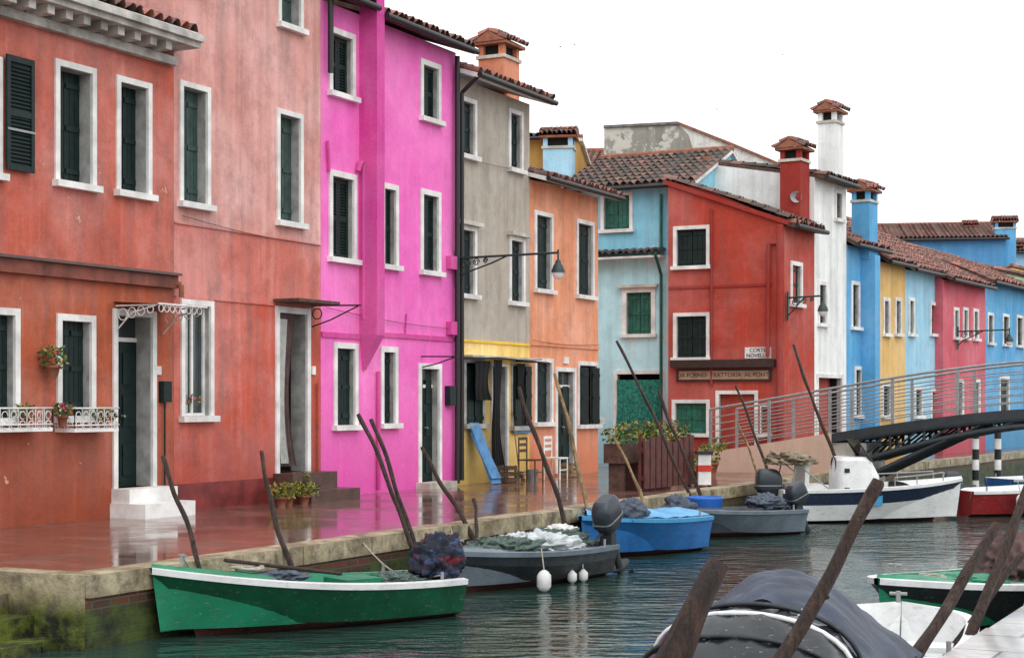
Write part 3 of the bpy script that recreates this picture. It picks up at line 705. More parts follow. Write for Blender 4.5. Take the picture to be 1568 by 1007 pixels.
w.face([B3.P(S_[0],0,0),B3.P(S_[3],0,0)]+[B3.P(S_[i],0,Z_[i]) for i in (3,2,1,0)],mg)
w.face([B3.P(S_[0],-5,0),B3.P(S_[0],0,0),B3.P(S_[0],0,Z_[0]),B3.P(S_[0],-5,Z_[0])],mg)
w.face([B3.P(S_[3],0,0),B3.P(S_[3],-5,0),B3.P(S_[3],-5,Z_[3]),B3.P(S_[3],0,Z_[3])],mg)
w.face([B3.P(S_[0],-5,0),B3.P(S_[3],-5,0)]+[B3.P(S_[i],-5,Z_[i]) for i in (3,2,1,0)],mg)
stn=simple('stone_coping_grey',(.2,.19,.17,1),.8,.5,5,.5)
for i in range(3):
    b=[B3.P(S_[i],.08,Z_[i]),B3.P(S_[i+1],.08,Z_[i+1]),B3.P(S_[i+1],-5,Z_[i+1]),B3.P(S_[i],-5,Z_[i])]
    g.p('roof').hexa(b,[v+Vector((0,0,.07)) for v in b],'terracotta' if i else stn)
w.face([B3.P(S_[0]+.01,.012,Z_[0]-.85),B3.P(S_[1]+.5,.012,Z_[1]-.95),B3.P(S_[1]+.3,.012,Z_[1]-.3),B3.P(S_[1],.012,Z_[1]-.01),B3.P(S_[0]+.01,.012,Z_[0]-.01)],plaster('rubble_wall',lin(150,148,138),amt=.9,streak=.8,peel=.4,peelc=lin(200,198,188),base=lin(150,148,138)))
g.done()
m=M(); c=B2.P(B2.S(1190),-1.5,B2.Z(1190,303,-1.5)); m.cyl(c-Vector((0,0,.6)),c,.015,mat='steel')
m.loft([[c+Vector((q*cos(a*pi/8),-.05-dd,q*sin(a*pi/8))) for a in range(16)] for q,dd in ((.02,0),(.08,.01),(.15,.05))],'steel',cap=False); m.tube([c,c+Vector((0,-.25,.0))],.01,'steel'); m.finish('satellite_dish')
for px,py,Y in ((858,71,90),(880,68,100),(1098,167,110),(1198,83,120)):
    m=M(); c=WP(px,py,Y); m.blob(c,(.05,.13,.04),'reveal',1,.05,sub=2,flat=-1)
    for sx in (-1,1):
        m.face([c+Vector((0,.05,.02)),c+Vector((sx*.12,.05,.05)),c+Vector((sx*.12,-.03,.05)),c+Vector((0,-.06,.02))],'reveal'); m.face([c+Vector((sx*.12,.05,.05)),c+Vector((sx*.26,-.03,.01)),c+Vector((sx*.12,-.03,.05))],'reveal')
    m.finish('seagull')
# ================================================================== GROUND & CANAL
DE=(17-11.3)*cos(TH)
sb=(39.6+DE*sin(TH))/cos(TH); PB=A.P(sb,DE,0)
CE=Fr(PB.x,PB.y,tcx,1.0)
sn=A.S(134,DE); NR=1.28
def wet(name,c1,c2,joint,r0,r1,sc=1.0):
    m,nt,b=nm(name); tc=N(nt,'ShaderNodeTexCoord'); mp=N(nt,'ShaderNodeMapping'); mp.inputs['Rotation'].default_value=(0,0,TH)
    nt.links.new(tc.outputs['Object'],mp.inputs[0]); o=mp.outputs[0]
    br=N(nt,'ShaderNodeTexBrick'); br.inputs['Scale'].default_value=sc; br.inputs['Mortar Size'].default_value=.008; br.inputs['Brick Width'].default_value=.75; br.inputs['Row Height'].default_value=.42
    br.inputs['Color1'].default_value=c1; br.inputs['Color2'].default_value=c2; br.inputs['Mortar'].default_value=joint; br.inputs['Bias'].default_value=-.2
    nt.links.new(o,br.inputs['Vector'])
    n1=noi(nt,o,.7,5,.6); n2=noi(nt,o,5,5,.7)
    c=mixc(nt,mrange(nt,n2,.4,.65,0,.6),br.outputs['Color'],dk(c1,.45)); 
    nt.links.new(c,b.inputs['Base Color'])
    nt.links.new(mrange(nt,math_(nt,'ADD',n1,math_(nt,'MULTIPLY',n2,.25)),.52,.76,r0,r1),b.inputs['Roughness'])
    b.inputs['Specular IOR Level'].default_value=.85
    bump(nt,b,math_(nt,'ADD',math_(nt,'MULTIPLY',n2,.5),math_(nt,'MULTIPLY',br.outputs['Fac'],-.6)),.22,.009)
    return m
pave=wet('wet_paving',lin(112,80,70),lin(138,102,90),lin(56,42,38),.04,.26)
m=M()
poly=[A.P(-60,DE-.3,0),A.P(sn-5,DE-.3,0),A.P(sn-5,DE-NR,0),A.P(sn,DE-NR,0),A.P(sn,DE-.3,0)]
kk=A.P(sb,DE-.3,0); poly+=[kk,CE.P(500,-.3,0),Vector((-500,560,0)),Vector((-500,-60,0))]
m.face(poly,pave); m.finish('quay_pavement',origin=Vector((0,0,0)))
def brickwall():
    m,nt,b=nm('quay_brick'); tc=N(nt,'ShaderNodeTexCoord'); sep=N(nt,'ShaderNodeSeparateXYZ'); nt.links.new(tc.outputs['Object'],sep.inputs[0])
    cb=N(nt,'ShaderNodeCombineXYZ'); nt.links.new(math_(nt,'ADD',math_(nt,'MULTIPLY',sep.outputs[0],sin(TH)),math_(nt,'MULTIPLY',sep.outputs[1],cos(TH))),cb.inputs[0]); nt.links.new(sep.outputs[2],cb.inputs[1])
    br=N(nt,'ShaderNodeTexBrick'); br.inputs['Scale'].default_value=1; br.inputs['Brick Width'].default_value=.25; br.inputs['Row Height'].default_value=.07; br.inputs['Mortar Size'].default_value=.008
    br.inputs['Color1'].default_value=lin(120,58,44); br.inputs['Color2'].default_value=lin(84,54,46); br.inputs['Mortar'].default_value=lin(110,100,84)
    nt.links.new(cb.outputs[0],br.inputs['Vector'])
    n=noi(nt,tc.outputs['Object'],3,5,.7)
    f=mrange(nt,math_(nt,'ADD',sep.outputs[2],math_(nt,'MULTIPLY',n,-.35)),-.52,-.36)
    c=mixc(nt,f,mixc(nt,mrange(nt,n,.4,.62),lin(26,32,20),lin(70,82,34)),br.outputs['Color'])
    nt.links.new(c,b.inputs['Base Color']); b.inputs['Roughness'].default_value=.6
    bump(nt,b,math_(nt,'ADD',n,math_(nt,'MULTIPLY',br.outputs['Fac'],-.5)),.6,.03); return m
bk=brickwall()
def mossy():
    m,nt,b=nm('mossy_stone'); tc=N(nt,'ShaderNodeTexCoord'); sep=N(nt,'ShaderNodeSeparateXYZ'); nt.links.new(tc.outputs['Object'],sep.inputs[0])
    n=noi(nt,tc.outputs['Object'],4,6,.7); n2=noi(nt,tc.outputs['Object'],1.3,4)
    c=mixc(nt,mrange(nt,n,.36,.64),lin(96,86,68),lin(190,176,144))
    c=mixc(nt,mrange(nt,n2,.48,.64,0,.7),c,lin(104,92,60))
    f=mrange(nt,math_(nt,'ADD',sep.outputs[2],math_(nt,'MULTIPLY',n,-.3)),-.5,-.28)
    c=mixc(nt,f,mixc(nt,mrange(nt,n,.4,.62),lin(26,32,20),lin(96,104,34)),c)
    nt.links.new(c,b.inputs['Base Color']); b.inputs['Roughness'].default_value=.5
    bump(nt,b,n,.8,.035); return m
ms=mossy()
def edge(name,fr,s0,s1,d,mat,w=.34,h=.17,wall=bk,sgn=1):
    g=G(name); m=g.p('coping'); s=s0
    while s<s1:
        L=min(U(.9,1.5),s1-s); j=U(-.012,.012)
        m.box(fr,s+.006,s+L-.006,d-sgn*w,d+sgn*.03+j,-h,.03+U(-.006,.006),mat); s+=L
    g.p('wall').face([fr.P(s0,d-sgn*.03,-1.6),fr.P(s1,d-sgn*.03,-1.6),fr.P(s1,d-sgn*.03,-h+.02),fr.P(s0,d-sgn*.03,-h+.02)],wall)
    return g
g=edge('quay_wall',A,sn,sb,DE,ms); 
g.p('wall').face([A.P(sn,DE-.03,-1.6),A.P(sn,DE-NR-.1,-1.6),A.P(sn,DE-NR-.1,-.02),A.P(sn,DE-.03,-.02)],ms)
g.p('coping').box(A,sn+.001,sn+.3,DE-NR,DE-.345,-.17,.028,ms)
g.done({'coping':.02})
edge('quay_wall',A,-40,sn-5,DE,ms).done({'coping':.02})
edge('quay_wall',CE,0,120,0,ms).done({'coping':.02})
g=G('water_steps'); m=g.p('treads')
for i in range(6):
    d0=DE-NR-.3+(.0 if i==0 else .3+(i-1)*.31); d1=DE-NR+.0+i*.31; z=.02-.19*i
    s=sn-5
    while s<sn-.01:
        L=min(U(1.0,1.9),sn-s); m.box(A,s+.005,s+L-.005,d0+U(0,.004),d1+.03+U(-.01,.01),z-.22,z,ms); s+=L
g.p('riser_wall').face([A.P(sn-5,DE-NR-.05,-1.6),A.P(sn,DE-NR-.05,-1.6),A.P(sn,DE-NR-.05,-.1),A.P(sn-5,DE-NR-.05,-.1)],ms)
g.done({'treads':.02})
dn=(17-2.42)*cos(TH)
m=M(); wstone=wet('bank_stone',lin(198,196,192),lin(176,174,170),lin(110,108,104),.08,.3,.6)
sbn=sb
PN=A.P(sbn,dn+.35,0); CN=Fr(PN.x,PN.y,tcx,1.0)
m.face([A.P(-60,dn+.35,0),A.P(sbn,dn+.35,0),CN.P(500,0,0),Vector((560,400,0)),Vector((500,-60,0))],pave); m.finish('near_quay_pavement',origin=Vector((0,0,0)))
edge('near_quay_wall',A,-30,sbn,dn,wstone,w=.55,sgn=-1).done({'coping':.015})
edge('near_quay_wall',CN,0,100,-.3,wstone,w=.45,sgn=-1).done({'coping':.015})
def water():
    m,nt,b=nm('canal_water'); tc=N(nt,'ShaderNodeTexCoord')
    def mp(sc,rot=0):
        q=N(nt,'ShaderNodeMapping'); q.inputs['Scale'].default_value=sc; q.inputs['Rotation'].default_value=(0,0,rot); nt.links.new(tc.outputs['Object'],q.inputs[0]); return q.outputs[0]
    a=noi(nt,mp((.8,1.3,1),.2),1.0,2,.5); c=noi(nt,mp((1.8,4.2,1),-.12),1.3,3,.5); e=noi(nt,mp((6,11,1)),1.2,2,.5)
    h=math_(nt,'ADD',math_(nt,'ADD',math_(nt,'MULTIPLY',a,.8),math_(nt,'MULTIPLY',c,.60)),math_(nt,'MULTIPLY',e,.045))
    b.inputs['Base Color'].default_value=(.022,.050,.040,1); b.inputs['Roughness'].default_value=.015; b.inputs['IOR'].default_value=1.38
    b.inputs['Specular IOR Level'].default_value=.8
    bump(nt,b,h,1.0,.070); return m
m=M(); m.face([(-560,-120,WL),(600,-120,WL),(600,600,WL),(-560,600,WL)],water()); m.finish('canal_water',origin=Vector((0,0,0)))
# ================================================================== BRIDGE
BR=Fr(7.75,37.0,ca,sa); HW=.95
def bz(t):
    if t<0: return .95+.165*t
    if t>8: return .95-.165*(t-8)
    return 1.46-.51*(abs(t-4)/4)**1.35
g=G('foot_bridge'); T=[-3.1+ .35*i for i in range(41)]
dk_=g.p('deck'); dm=simple('bridge_deck',(.07,.06,.058,1),.4,.3,4,.3)
rows=[]
for t in T: z=bz(t); rows.append([BR.P(t,HW,z-.20),BR.P(t,HW,z),BR.P(t,-HW,z),BR.P(t,-HW,z-.20)])
for r0,r1 in zip(rows[:-1],rows[1:]):
    for j in range(4):
        k=(j+1)%4; dk_.face([r0[j],r1[j],r1[k],r0[k]],dm if j==1 else 'deckst')
dk_.face(rows[0],'deckst')
pm=plaster('ramp_plaster',lin(210,178,158),amt=.5,streak=.4,base=lin(190,160,140))
rw=g.p('ramp')
for a,b in ((-3.1,-.25),(8.3,11.0)):
    B_=[BR.P(a,HW+.02,-.01),BR.P(b,HW+.02,-.01),BR.P(b,-HW-.02,-.01),BR.P(a,-HW-.02,-.01)]
    T_=[Vector((p.x,p.y,bz(t)+.012)) for p,t in zip(B_,(a,b,b,a))]
    rw.hexa(B_,T_,pm)
for a,b in ((-.24,.5),(7.5,8.29)): rw.box(BR,a,b,-HW+.1,HW-.1,-1.2,.7,'marble')
for i in range(3): rw.box(BR,-3.1-.3*(i+1),-3.1-.3*i,-HW,HW,0,.42-.14*(i),'marble')
for d in (HW-.06,.3,-.3,-HW+.06):
    pts=[(t,d,bz(t)-.36-.42*(abs(t-4)/4.0)**1.6) for t in [.3+.37*i for i in range(21)]]
    g.p('girders').tube([BR.P(*p) for p in pts],.07,'deckst',6)
    g.p('girders').tube([BR.P(p[0],p[1],bz(p[0])-.22) for p in pts],.05,'deckst',6)
    for p in pts[::2]: g.p('girders').cyl(BR.P(*p),BR.P(p[0],p[1],bz(p[0])-.1),.035,seg=6,mat='deckst')
    for i,(p,q) in enumerate(zip(pts[:-2:2],pts[2::2])):
        g.p('girders').cyl(BR.P(*p),BR.P(q[0],q[1],bz(q[0])-.14),.028,seg=6,mat='deckst')
    for s0_,s1_ in ((.3,2.4),(7.7,5.6)): g.p('girders').cyl(BR.P(s0_,d,-.15),BR.P(s1_,d,bz(s1_)-.45),.06,seg=6,mat='deckst')
for t in (.8,2,3.2,4.4,5.6,7): g.p('girders').cyl(BR.P(t,HW-.06,bz(t)-.4),BR.P(t,-HW+.06,bz(t)-.4),.05,seg=6,mat='deckst')
rl=g.p('railing')
for d in (HW-.03,-HW+.03):
    for k,hh in enumerate((.16,.32,.48,.64,.80,1.0)):
        rl.tube([BR.P(t,d,bz(t)+hh) for t in T],.028 if k==5 else .013,'steel',6)
    for i,t in enumerate(T[::4]):
        rl.box(BR,t-.035,t+.035,d-.014,d+.014,bz(t)-.1,bz(t)+1.0,'steel')
g.done()
# ================================================================== MOORING POLES
def mpole(name,top,bot,r,ext=1.0,mat='pole',taper=.75,rough=.35):
    m=M(); top=Vector(top);bot=Vector(bot); dirv=(bot-top).normalized(); end=bot+dirv*ext
    n=44; pts=[];rs=[]
    side=dirv.orthogonal().normalized(); L=(end-top).length
    for i in range(n):
        f=i/(n-1); p=top.lerp(end,f)+side*(.028*sin(f*7+top.x*5)+.010*sin(f*19+top.y)); pts.append(p)
        rs.append(r*(taper+(1-taper)*f)*(1+.16*noise.noise(Vector((f*L*3.5,top.x*3,top.y)))+(.0 if i else -.12)))
    m.tube(pts,rs,mat,14,rough)
    for k in (9,21,30):   # knots / cut branch stubs
        p=pts[k]; dv=(side*cos(k+top.x)+dirv.cross(side)*sin(k+top.x))
        m.cyl(p+dv*rs[k]*.6,p+dv*rs[k]*1.35-dirv*rs[k]*.5,rs[k]*.42,rs[k]*.22,8,mat)
    return m.finish(name)
def eY(px): return 11.3/(.5064-(px-CX)/FO)
for (tx,ty,bx,by,r,mt_,off,ex) in ((252,697,303,866,.030,'pole',-.12,.75),(396,690,440,852,.032,'pole',-.1,.75),(549,633,632,830,.031,'pole',.1,.9),(567,641,642,842,.032,'pole',.05,.9),
    (647,683,719,815,.033,'pole',-.1,.7),(724,762,731,812,.026,'pole',0,.6),(795,592,850,754,.036,'pole',0.0,.9),(849,571,903,784,.036,'poley',0,.9),(944,521,1063,768,.031,'pole',.1,.9),
    (1008,596,1066,745,.035,'pole',.0,.9),(942,668,982,760,.03,'poley',.0,.9),(1126,590,1188,748,.032,'pole',-.1,.9),(1130,648,1170,748,.027,'poley',.0,.9),(1214,527,1282,712,.04,'pole',1.0,.9)):
    Y=eY(bx)-off-.22
    mpole('mooring_pole',WP(tx,ty,Y+.3),WP(bx,by,Y),r,ex,mt_)
mpole('mooring_pole',WP(1096,858,6.1),WP(1022,1007,6.0),.056,1.8,'pole',taper=.85)
mpole('mooring_pole',WP(1350,742,7.4),WP(1196,1000,7.2),.041,1.9,'pole',taper=.8)
mpole('mooring_pole',WP(1524,796,11.4),WP(1410,1000,11.0),.046,1.4)
mpole('mooring_pole',WP(1590,720,12.4),WP(1470,1000,11.8),.046,1.4)
mpole('mooring_pole',WP(1568,850,12.6),WP(1480,962,12.4),.035,1.6)
for px in (1494,1528):
    m=M(); p=WP(px,655,44); 
    for i in range(9): m.cyl(p-Vector((0,0,.28*i)),p-Vector((0,0,.28*(i+1)-.002)),.09,seg=12,mat='white' if i%2 else 'black')
    m.finish('striped_mooring_pole')
# ================================================================== BOATS
def gloss(name,c,rough=.3,var=.2):
    m,nt,b=nm(name); o,st=coords(nt,(2,2,6)); n=noi(nt,o,2.2,6,.7); n2=noi(nt,st,3,5,.75)
    c1=mixc(nt,mrange(nt,n,.38,.64),dk(c,1-var),dk(c,1+var*.4))
    c1=mixc(nt,mrange(nt,n2,.54,.68,0,.5),c1,hsv(nt,c1,.6,.5))
    c1=mixc(nt,mrange(nt,noi(nt,st,9,4,.7),.62,.68,0,.35),c1,(.45,.44,.40,1))
    nt.links.new(c1,b.inputs['Base Color']); nt.links.new(mrange(nt,n2,.4,.7,rough,rough+.3),b.inputs['Roughness'])
    bump(nt,b,n,.08,.02); return m
hullg=gloss('green_hull',lin(8,84,56),.3,.3); inG=gloss('green_inside',lin(18,126,90),.4); hw=gloss('white_gelcoat',(.76,.77,.76,1),.25,.12)
hgrey=gloss('grey_hull',lin(66,72,78),.35,.35); hblue=gloss('blue_hull',lin(34,108,176),.3,.25); hbl2=gloss('blue_inside',lin(70,156,208),.35)
hgr2=gloss('slate_hull',lin(108,120,130),.35,.25); hred=gloss('red_hull',lin(140,26,30),.3,.2); hnav=gloss('navy_hull',lin(26,40,66),.3,.2); hdark=gloss('dark_hull',lin(36,40,44),.35,.3)
anti=gloss('antifouling',lin(92,48,40),.6,.4); blk=simple('engine_cowl',lin(44,52,60),.3,.2,4,.05); navy=simple('navy_tarp',lin(44,54,74),.5,.35,3,.4,bd=.02); 
tarpb=simple('beige_tarp',lin(134,124,102),.8,.4,4,.4); nets=simple('fishing_net',lin(116,138,128),.9,.6,26,1.0,bd=.04); netg=simple('grey_tarp',lin(190,196,196),.6,.35,5,.5)
tarpk=simple('slate_tarp',lin(70,82,96),.6,.4,4,.4,bd=.02)
def plaid():
    m,nt,b=nm('plaid_cloth'); o,v=coords(nt,(1,1,2.2))
    n=noi(nt,v,4.5,3,.6); n2=noi(nt,v,6,3,.6)
    c=mixc(nt,mrange(nt,n,.56,.60),lin(28,32,46),lin(104,28,44)); c=mixc(nt,mrange(nt,n2,.57,.60),c,lin(48,66,98))
    nt.links.new(c,b.inputs['Base Color']); b.inputs['Roughness'].default_value=.85; return m
plaidm=plaid()
def boat(name,bow,stern,B,hb,hs,hull,rim,inside,deck=.28,rake=.4,z0=WL,stripe=None,deckmat=None,full=2.2,benches=2):
    g=G(name); bow=Vector((bow[0],bow[1]));stern=Vector((stern[0],stern[1])); v=bow-stern; L=v.length; v/=L; n=Vector((-v.y,v.x))
    def T(p): q=stern+v*p[0]+n*p[1]; return Vector((q.x,q.y,z0+p[2]))
    Ns=24; secs=[]
    for i in range(Ns+1):
        t=i/Ns
        b=B/2*(.86+.14*sin(pi/2*min(1,t/.45))) if t<.45 else B/2*max(.012,(1-((t-.45)/.55)**full))
        gz=hs+(hb-hs)*t**2
        xk=t*(L-rake); xg=t*L; bc=b*(.86-.25*t); cz=.05+.16*t**3
        kz=-.14+.10*max(0,(t-.7)/.3)**2
        P=[(xk,0,kz),(xk+(xg-xk)*.25,bc,cz),(xk+(xg-xk)*.62,b*(.93-.08*t),cz+(gz-cz)*.5),(xg-.005,b-.005,gz-.06),(xg,b+.02,gz-.055),(xg,b+.025,gz),(xg-.01,max(.002,b-.075),gz+.008),(xg*.985,max(.001,b*.9-.08),gz*.55+.03),(xg*.97,max(.001,b*.8-.1),.08),(xg*.97,0,.07)]
        secs.append(P)
    h=g.p('hull')
    for sg in (1,-1):
        for j,(mt_) in enumerate((anti,hull,stripe or hull,rim,rim,rim,inside,inside,inside)):
            rows=[[T((P[j][0],sg*P[j][1],P[j][2])),T((P[j+1][0],sg*P[j+1][1],P[j+1][2]))] for P in secs]
            h.grid(rows,mt_,False,True)
    P=secs[0]
    h.face([T((0,P[j][1],P[j][2])) for j in (0,1,2,3,5)]+[T((0,-P[j][1],P[j][2])) for j in (5,3,2,1)],hull)
    h.face([T((.06,P[6][1],P[6][2])),T((.06,P[8][1],.08)),T((.06,-P[8][1],.08)),T((.06,-P[6][1],P[6][2]))],inside)
    h.face([T((0,P[5][1],P[5][2])),T((.07,P[6][1],P[6][2]+.001)),T((.07,-P[6][1],P[6][2]+.001)),T((0,-P[5][1],P[5][2]))],rim)
    if deck>0:
        i0=int(Ns*(1-deck)); d=g.p('foredeck'); rows=[]
        for P in secs[i0:]:
            x,b,z=P[6][0],P[6][1],P[6][2]; rows.append([T((x,b*k,z-.004+.04*(1-k*k))) for k in (1,.6,.2,-.2,-.6,-1)])
        d.grid(rows,deckmat or inside,False,True)
        P=secs[i0]; d.face([T((P[6][0],P[6][1],P[6][2])),T((P[6][0],-P[6][1],P[6][2])),T((P[8][0],-P[8][1],.08)),T((P[8][0],P[8][1],.08))],'dark')
    for k in range(benches):
        t=.12+.3*k; P=secs[int(t*Ns)]; x=t*L; b=P[7][1]-.01
        h.wbox(x,x+.28,-b,b,P[6][2]-.14,P[6][2]-.10,inside,T)
    g.T=T; g.L=L; g.secs=secs; g.hb=hb; g.hs=hs
    c=g.p('fittings'); c.cyl(T((L*.9,0,hb+.03)),T((L*.9,0,hb+.12)),.02,seg=8,mat='steel'); c.cyl(T((L*.9,-.07,hb+.1)),T((L*.9,.07,hb+.1)),.014,seg=8,mat='steel')
    for sg in (1,-1): c.cyl(T((.3,sg*(B/2*.86-.03),hs+.0)),T((.3,sg*(B/2*.86-.03),hs+.09)),.018,seg=8,mat='steel')
    return g
def line(g,a,b,sag=.15,r=.009,mat='rope'):
    a=Vector(a);b=Vector(b); g.p('mooring_rope').tube([a.lerp(b,k/10)-Vector((0,0,sag*sin(pi*k/10))) for k in range(11)],r,mat,5)
def sring(c,lx,ly,z,T,off=0,e=3,n=24,tilt=0):
    out=[]
    for k in range(n):
        a=2*pi*k/n; x=math.copysign(abs(cos(a))**(2/e),cos(a))*lx+off; y=math.copysign(abs(sin(a))**(2/e),sin(a))*ly; zz=z
        xr=x*cos(tilt)-zz*sin(tilt); zr=x*sin(tilt)+zz*cos(tilt)
        out.append(T((c[0]+xr,c[1]+y,c[2]+zr)))
    return out
def outboard(g,c,tilt=0,mat=None,k=1.0,part='outboard'):
    T=g.T; m=g.p(part); mat=mat or blk
    def lf(R_,mt,e): m.loft([sring(c,lx*k,ly*k,z*k,T,o*k,tilt=tilt,e=e) for z,lx,ly,o in R_],mt)
    lf([(.08,.11,.085,-.01),(.12,.16,.105,-.02),(.17,.185,.12,-.03)],'deckst',3.5)
    lf([(.172,.195,.125,-.03),(.19,.20,.13,-.03),(.34,.195,.128,-.03),(.42,.175,.12,-.04),(.465,.14,.10,-.05),(.48,.11,.08,-.06)],mat,4.5)
    lf([(.225,.203,.134,-.03),(.24,.203,.134,-.03)],'steel',4.5)
    lf([(.08,.07,.06,0),(-.1,.055,.045,0),(-.35,.05,.035,-.01),(-.50,.05,.03,-.01)],'deckst',2.4)
    lf([(-.50,.05,.03,-.01),(-.56,.13,.045,-.01),(-.62,.13,.045,-.01),(-.66,.06,.015,-.02),(-.78,.03,.012,-.04)],'deckst',2.2)
    lf([(-.43,.15,.08,-.05),(-.415,.15,.08,-.05)],'deckst',2.2)
    def q(x,y,z,t=tilt):
        xr=x*cos(t)-z*sin(t); zr=x*sin(t)+z*cos(t); return T((c[0]+xr*k,c[1]+y*k,c[2]+zr*k))
    for a in range(3):
        an=a*2.09
        m.face([q(-.14,0,-.59),q(-.14,.10*cos(an),-.59+.10*sin(an)),q(-.16,.10*cos(an+.7),-.59+.10*sin(an+.7))],'deckst')
    m.wbox(c[0]+.03,c[0]+.14,c[1]-.09,c[1]+.09,c[2]-.16,c[2]+.06,'deckst',T)
    m.tube([q(.10,.0,.12),q(.32,.03,.17),q(.52,.05,.18)],.018,'black')
def fender(g,p,r=.09,h=.3,mat='wiron'):
    m=g.p('fenders'); p=Vector(p)
    prof=[(0,.02),(.02,r*.7),(h*.25,r),(h*.75,r),(h-.02,r*.6),(h,.02)]
    m.loft([[p+Vector((q*cos(2*pi*k/12),q*sin(2*pi*k/12),z)) for k in range(12)] for z,q in prof],mat)
    m.tube([p+Vector((0,0,h)),p+Vector((-.03,.1,h+.25))],.008,'rope')
def coil(g,c,mat='rope',n=5,r=.07):
    T=g.T; m=g.p('ropes')
    m.tube([T((c[0]+(r+.0018*a)*cos(a*.5),c[1]+(r+.0016*a)*sin(a*.5),c[2]+.012*sin(a*.9)+.0004*a)) for a in range(n*12)],.011,mat,5)
# boat 1 green
g=boat('green_boat',(-3.42,15.45),(-.83,17.55),1.32,.68,.40,hullg,hw,inG,deck=.30,rake=.5)
outboard(g,(-.05,.1,.30),0,blk,.95)
g.p('engine_cover').blob((.14,.24,.58),(.25,.21,.25),plaidm,3,.35,2.2,g.T,flat=-.9,fold=.35)
g.p('gear').blob((.55,.1,.36),(.3,.35,.10),nets,5,.4,5,g.T); g.p('gear').wbox(.8,1.25,-.25,.2,.3,.44,inG,g.T)
g.p('gear').tube([g.T((1.0,-.3,.45)),g.T((2.6,.1,.72))],.02,'pole'); g.p('gear').blob((2.0,.1,.5),(.25,.2,.07),tarpk,8,.4,3,g.T,fold=.3); coil(g,(2.3,0,.60))
line(g,g.T((g.L*.9,0,.78)),A.P(A.S(330,DE),DE-.1,.03)); line(g,g.T((.3,.5,.45)),A.P(A.S(560,DE),DE-.1,.03),.2)
g.done({'fittings':0})
# boat 2 dark grey with nets
g=boat('grey_boat',(-.80,19.0),(.92,21.55),1.3,.52,.40,hdark,hgr2,hgr2,deck=.25,rake=.35,stripe=hgrey)
T=g.T; outboard(g,(.0,.45,.50),-.45,blk,1.1)
for i,(x,y,rx,ry,rz) in enumerate(((.5,-.1,.4,.45,.15),(1.1,.1,.45,.4,.16),(1.7,0,.5,.4,.14),(2.3,0,.35,.22,.10),(.9,-.44,.3,.2,.12),(1.5,-.42,.35,.2,.10),(.35,-.45,.22,.16,.14))): g.p('nets').blob((x,y,.42),(rx,ry,rz),(nets,netg,nets)[i%3],i+2,.45,3.4,T,fold=.35)
g.p('nets').blob((.2,-.2,.5),(.2,.2,.12),'white',12,.4,3,T,fold=.3)
fender(g,GP(833,905,WL),.085,.26); fender(g,GP(876,892,WL),.06,.16); fender(g,GP(893,890,WL),.06,.16,'white')
for x in (.4,1.0,1.5): g.p('ropes').tube([T((x,-.55,.5)),T((x+.05,-.72,.3)),T((x,-.7,.06))],.01,'rope')
line(g,T((g.L*.9,0,.6)),A.P(A.S(700,DE),DE-.1,.03),.1); g.done()
# boat 3 blue
g=boat('blue_boat',(.98,23.35),(2.62,25.25),1.35,.62,.52,hblue,hbl2,hblue,deck=.0,rake=.55)
T=g.T; rows=[]
for i in range(25):
    t=.02+.95*i/24; P=g.secs[int(t*24)]; rows.append([T((P[6][0],P[6][1]*k*1.02,P[6][2]+.012+.10*(1-k*k)*(.7+.3*sin(i*.8))+.02*noise.noise(Vector((i*.5,k*3,2))))) for k in (1,.85,.7,.5,.35,.15,0,-.15,-.35,-.5,-.7,-.85,-1)])
g.p('cover').grid(rows,gloss('blue_cover',lin(100,168,214),.45)); 
fender(g,T((.1,-.72,.08)),.08,.35); fender(g,T((.35,-.74,.12)),.07,.32,'curtain'); g.p('gear').blob((1.75,.3,.62),(.28,.22,.2),tarpk,4,.3,2.0,T,fold=.3)
line(g,T((g.L*.9,0,.7)),A.P(A.S(900,DE),DE-.1,.03),.1); g.done()
# boat 4 slate
g=boat('slate_boat',(2.55,27.0),(4.75,28.35),1.35,.5,.42,hgr2,hgr2,hgrey,deck=.3,rake=.4)
T=g.T
m=g.p('gear'); c=(1.7,-.1,.40)
m.loft([[T((c[0]+q*cos(2*pi*k/16),c[1]+q*.9*sin(2*pi*k/16),z)) for k in range(16)] for z,q in ((.3,.26),(.62,.33),(.65,.34),(.66,.31),(.55,.3))],'bluetub')
outboard(g,(-.02,.35,.42),-.4,blk,.95); m.blob((.45,.0,.50),(.3,.28,.16),tarpk,6,.35,2.0,T,fold=.3); m.blob((2.6,.35,.5),(.25,.2,.2),tarpk,9,.35,2.0,T,fold=.3)
line(g,T((g.L*.9,0,.6)),A.P(A.S(1040,DE),DE-.1,.03),.1); g.done()
# boat 5 white centre console
g=boat('white_motor_boat',(8.6,31.2),(4.95,30.9),1.7,.80,.62,hw,hw,hw,deck=.3,rake=.6,stripe=hnav,deckmat=hw,benches=1)
T=g.T
m=g.p('console')
m.loft([sring((1.55,0,0),lx,ly,z,T,o,e=5) for z,lx,ly,o in ((.1,.42,.42,0),(.85,.42,.42,0),(1.15,.32,.40,-.06),(1.22,.26,.36,-.06))],hw,sm=False)
m.face([T((1.80,-.40,1.15)),T((1.80,.40,1.15)),T((1.52,.34,1.52)),T((1.52,-.34,1.52))],'glass'); m.tube([T((1.80,-.40,1.12)),T((1.52,-.35,1.53)),T((1.52,.35,1.53)),T((1.80,.40,1.12))],.016,'black')
for yy in (-.18,.18): m.loft([sring((1.3,-.42,.75+yy),.05,.01,z,T,0,e=2) for z in (0,.08)],'black')
m.tube([T((1.16,.16*cos(a*.53),1.05+.16*sin(a*.53))) for a in range(13)],.016,'black')
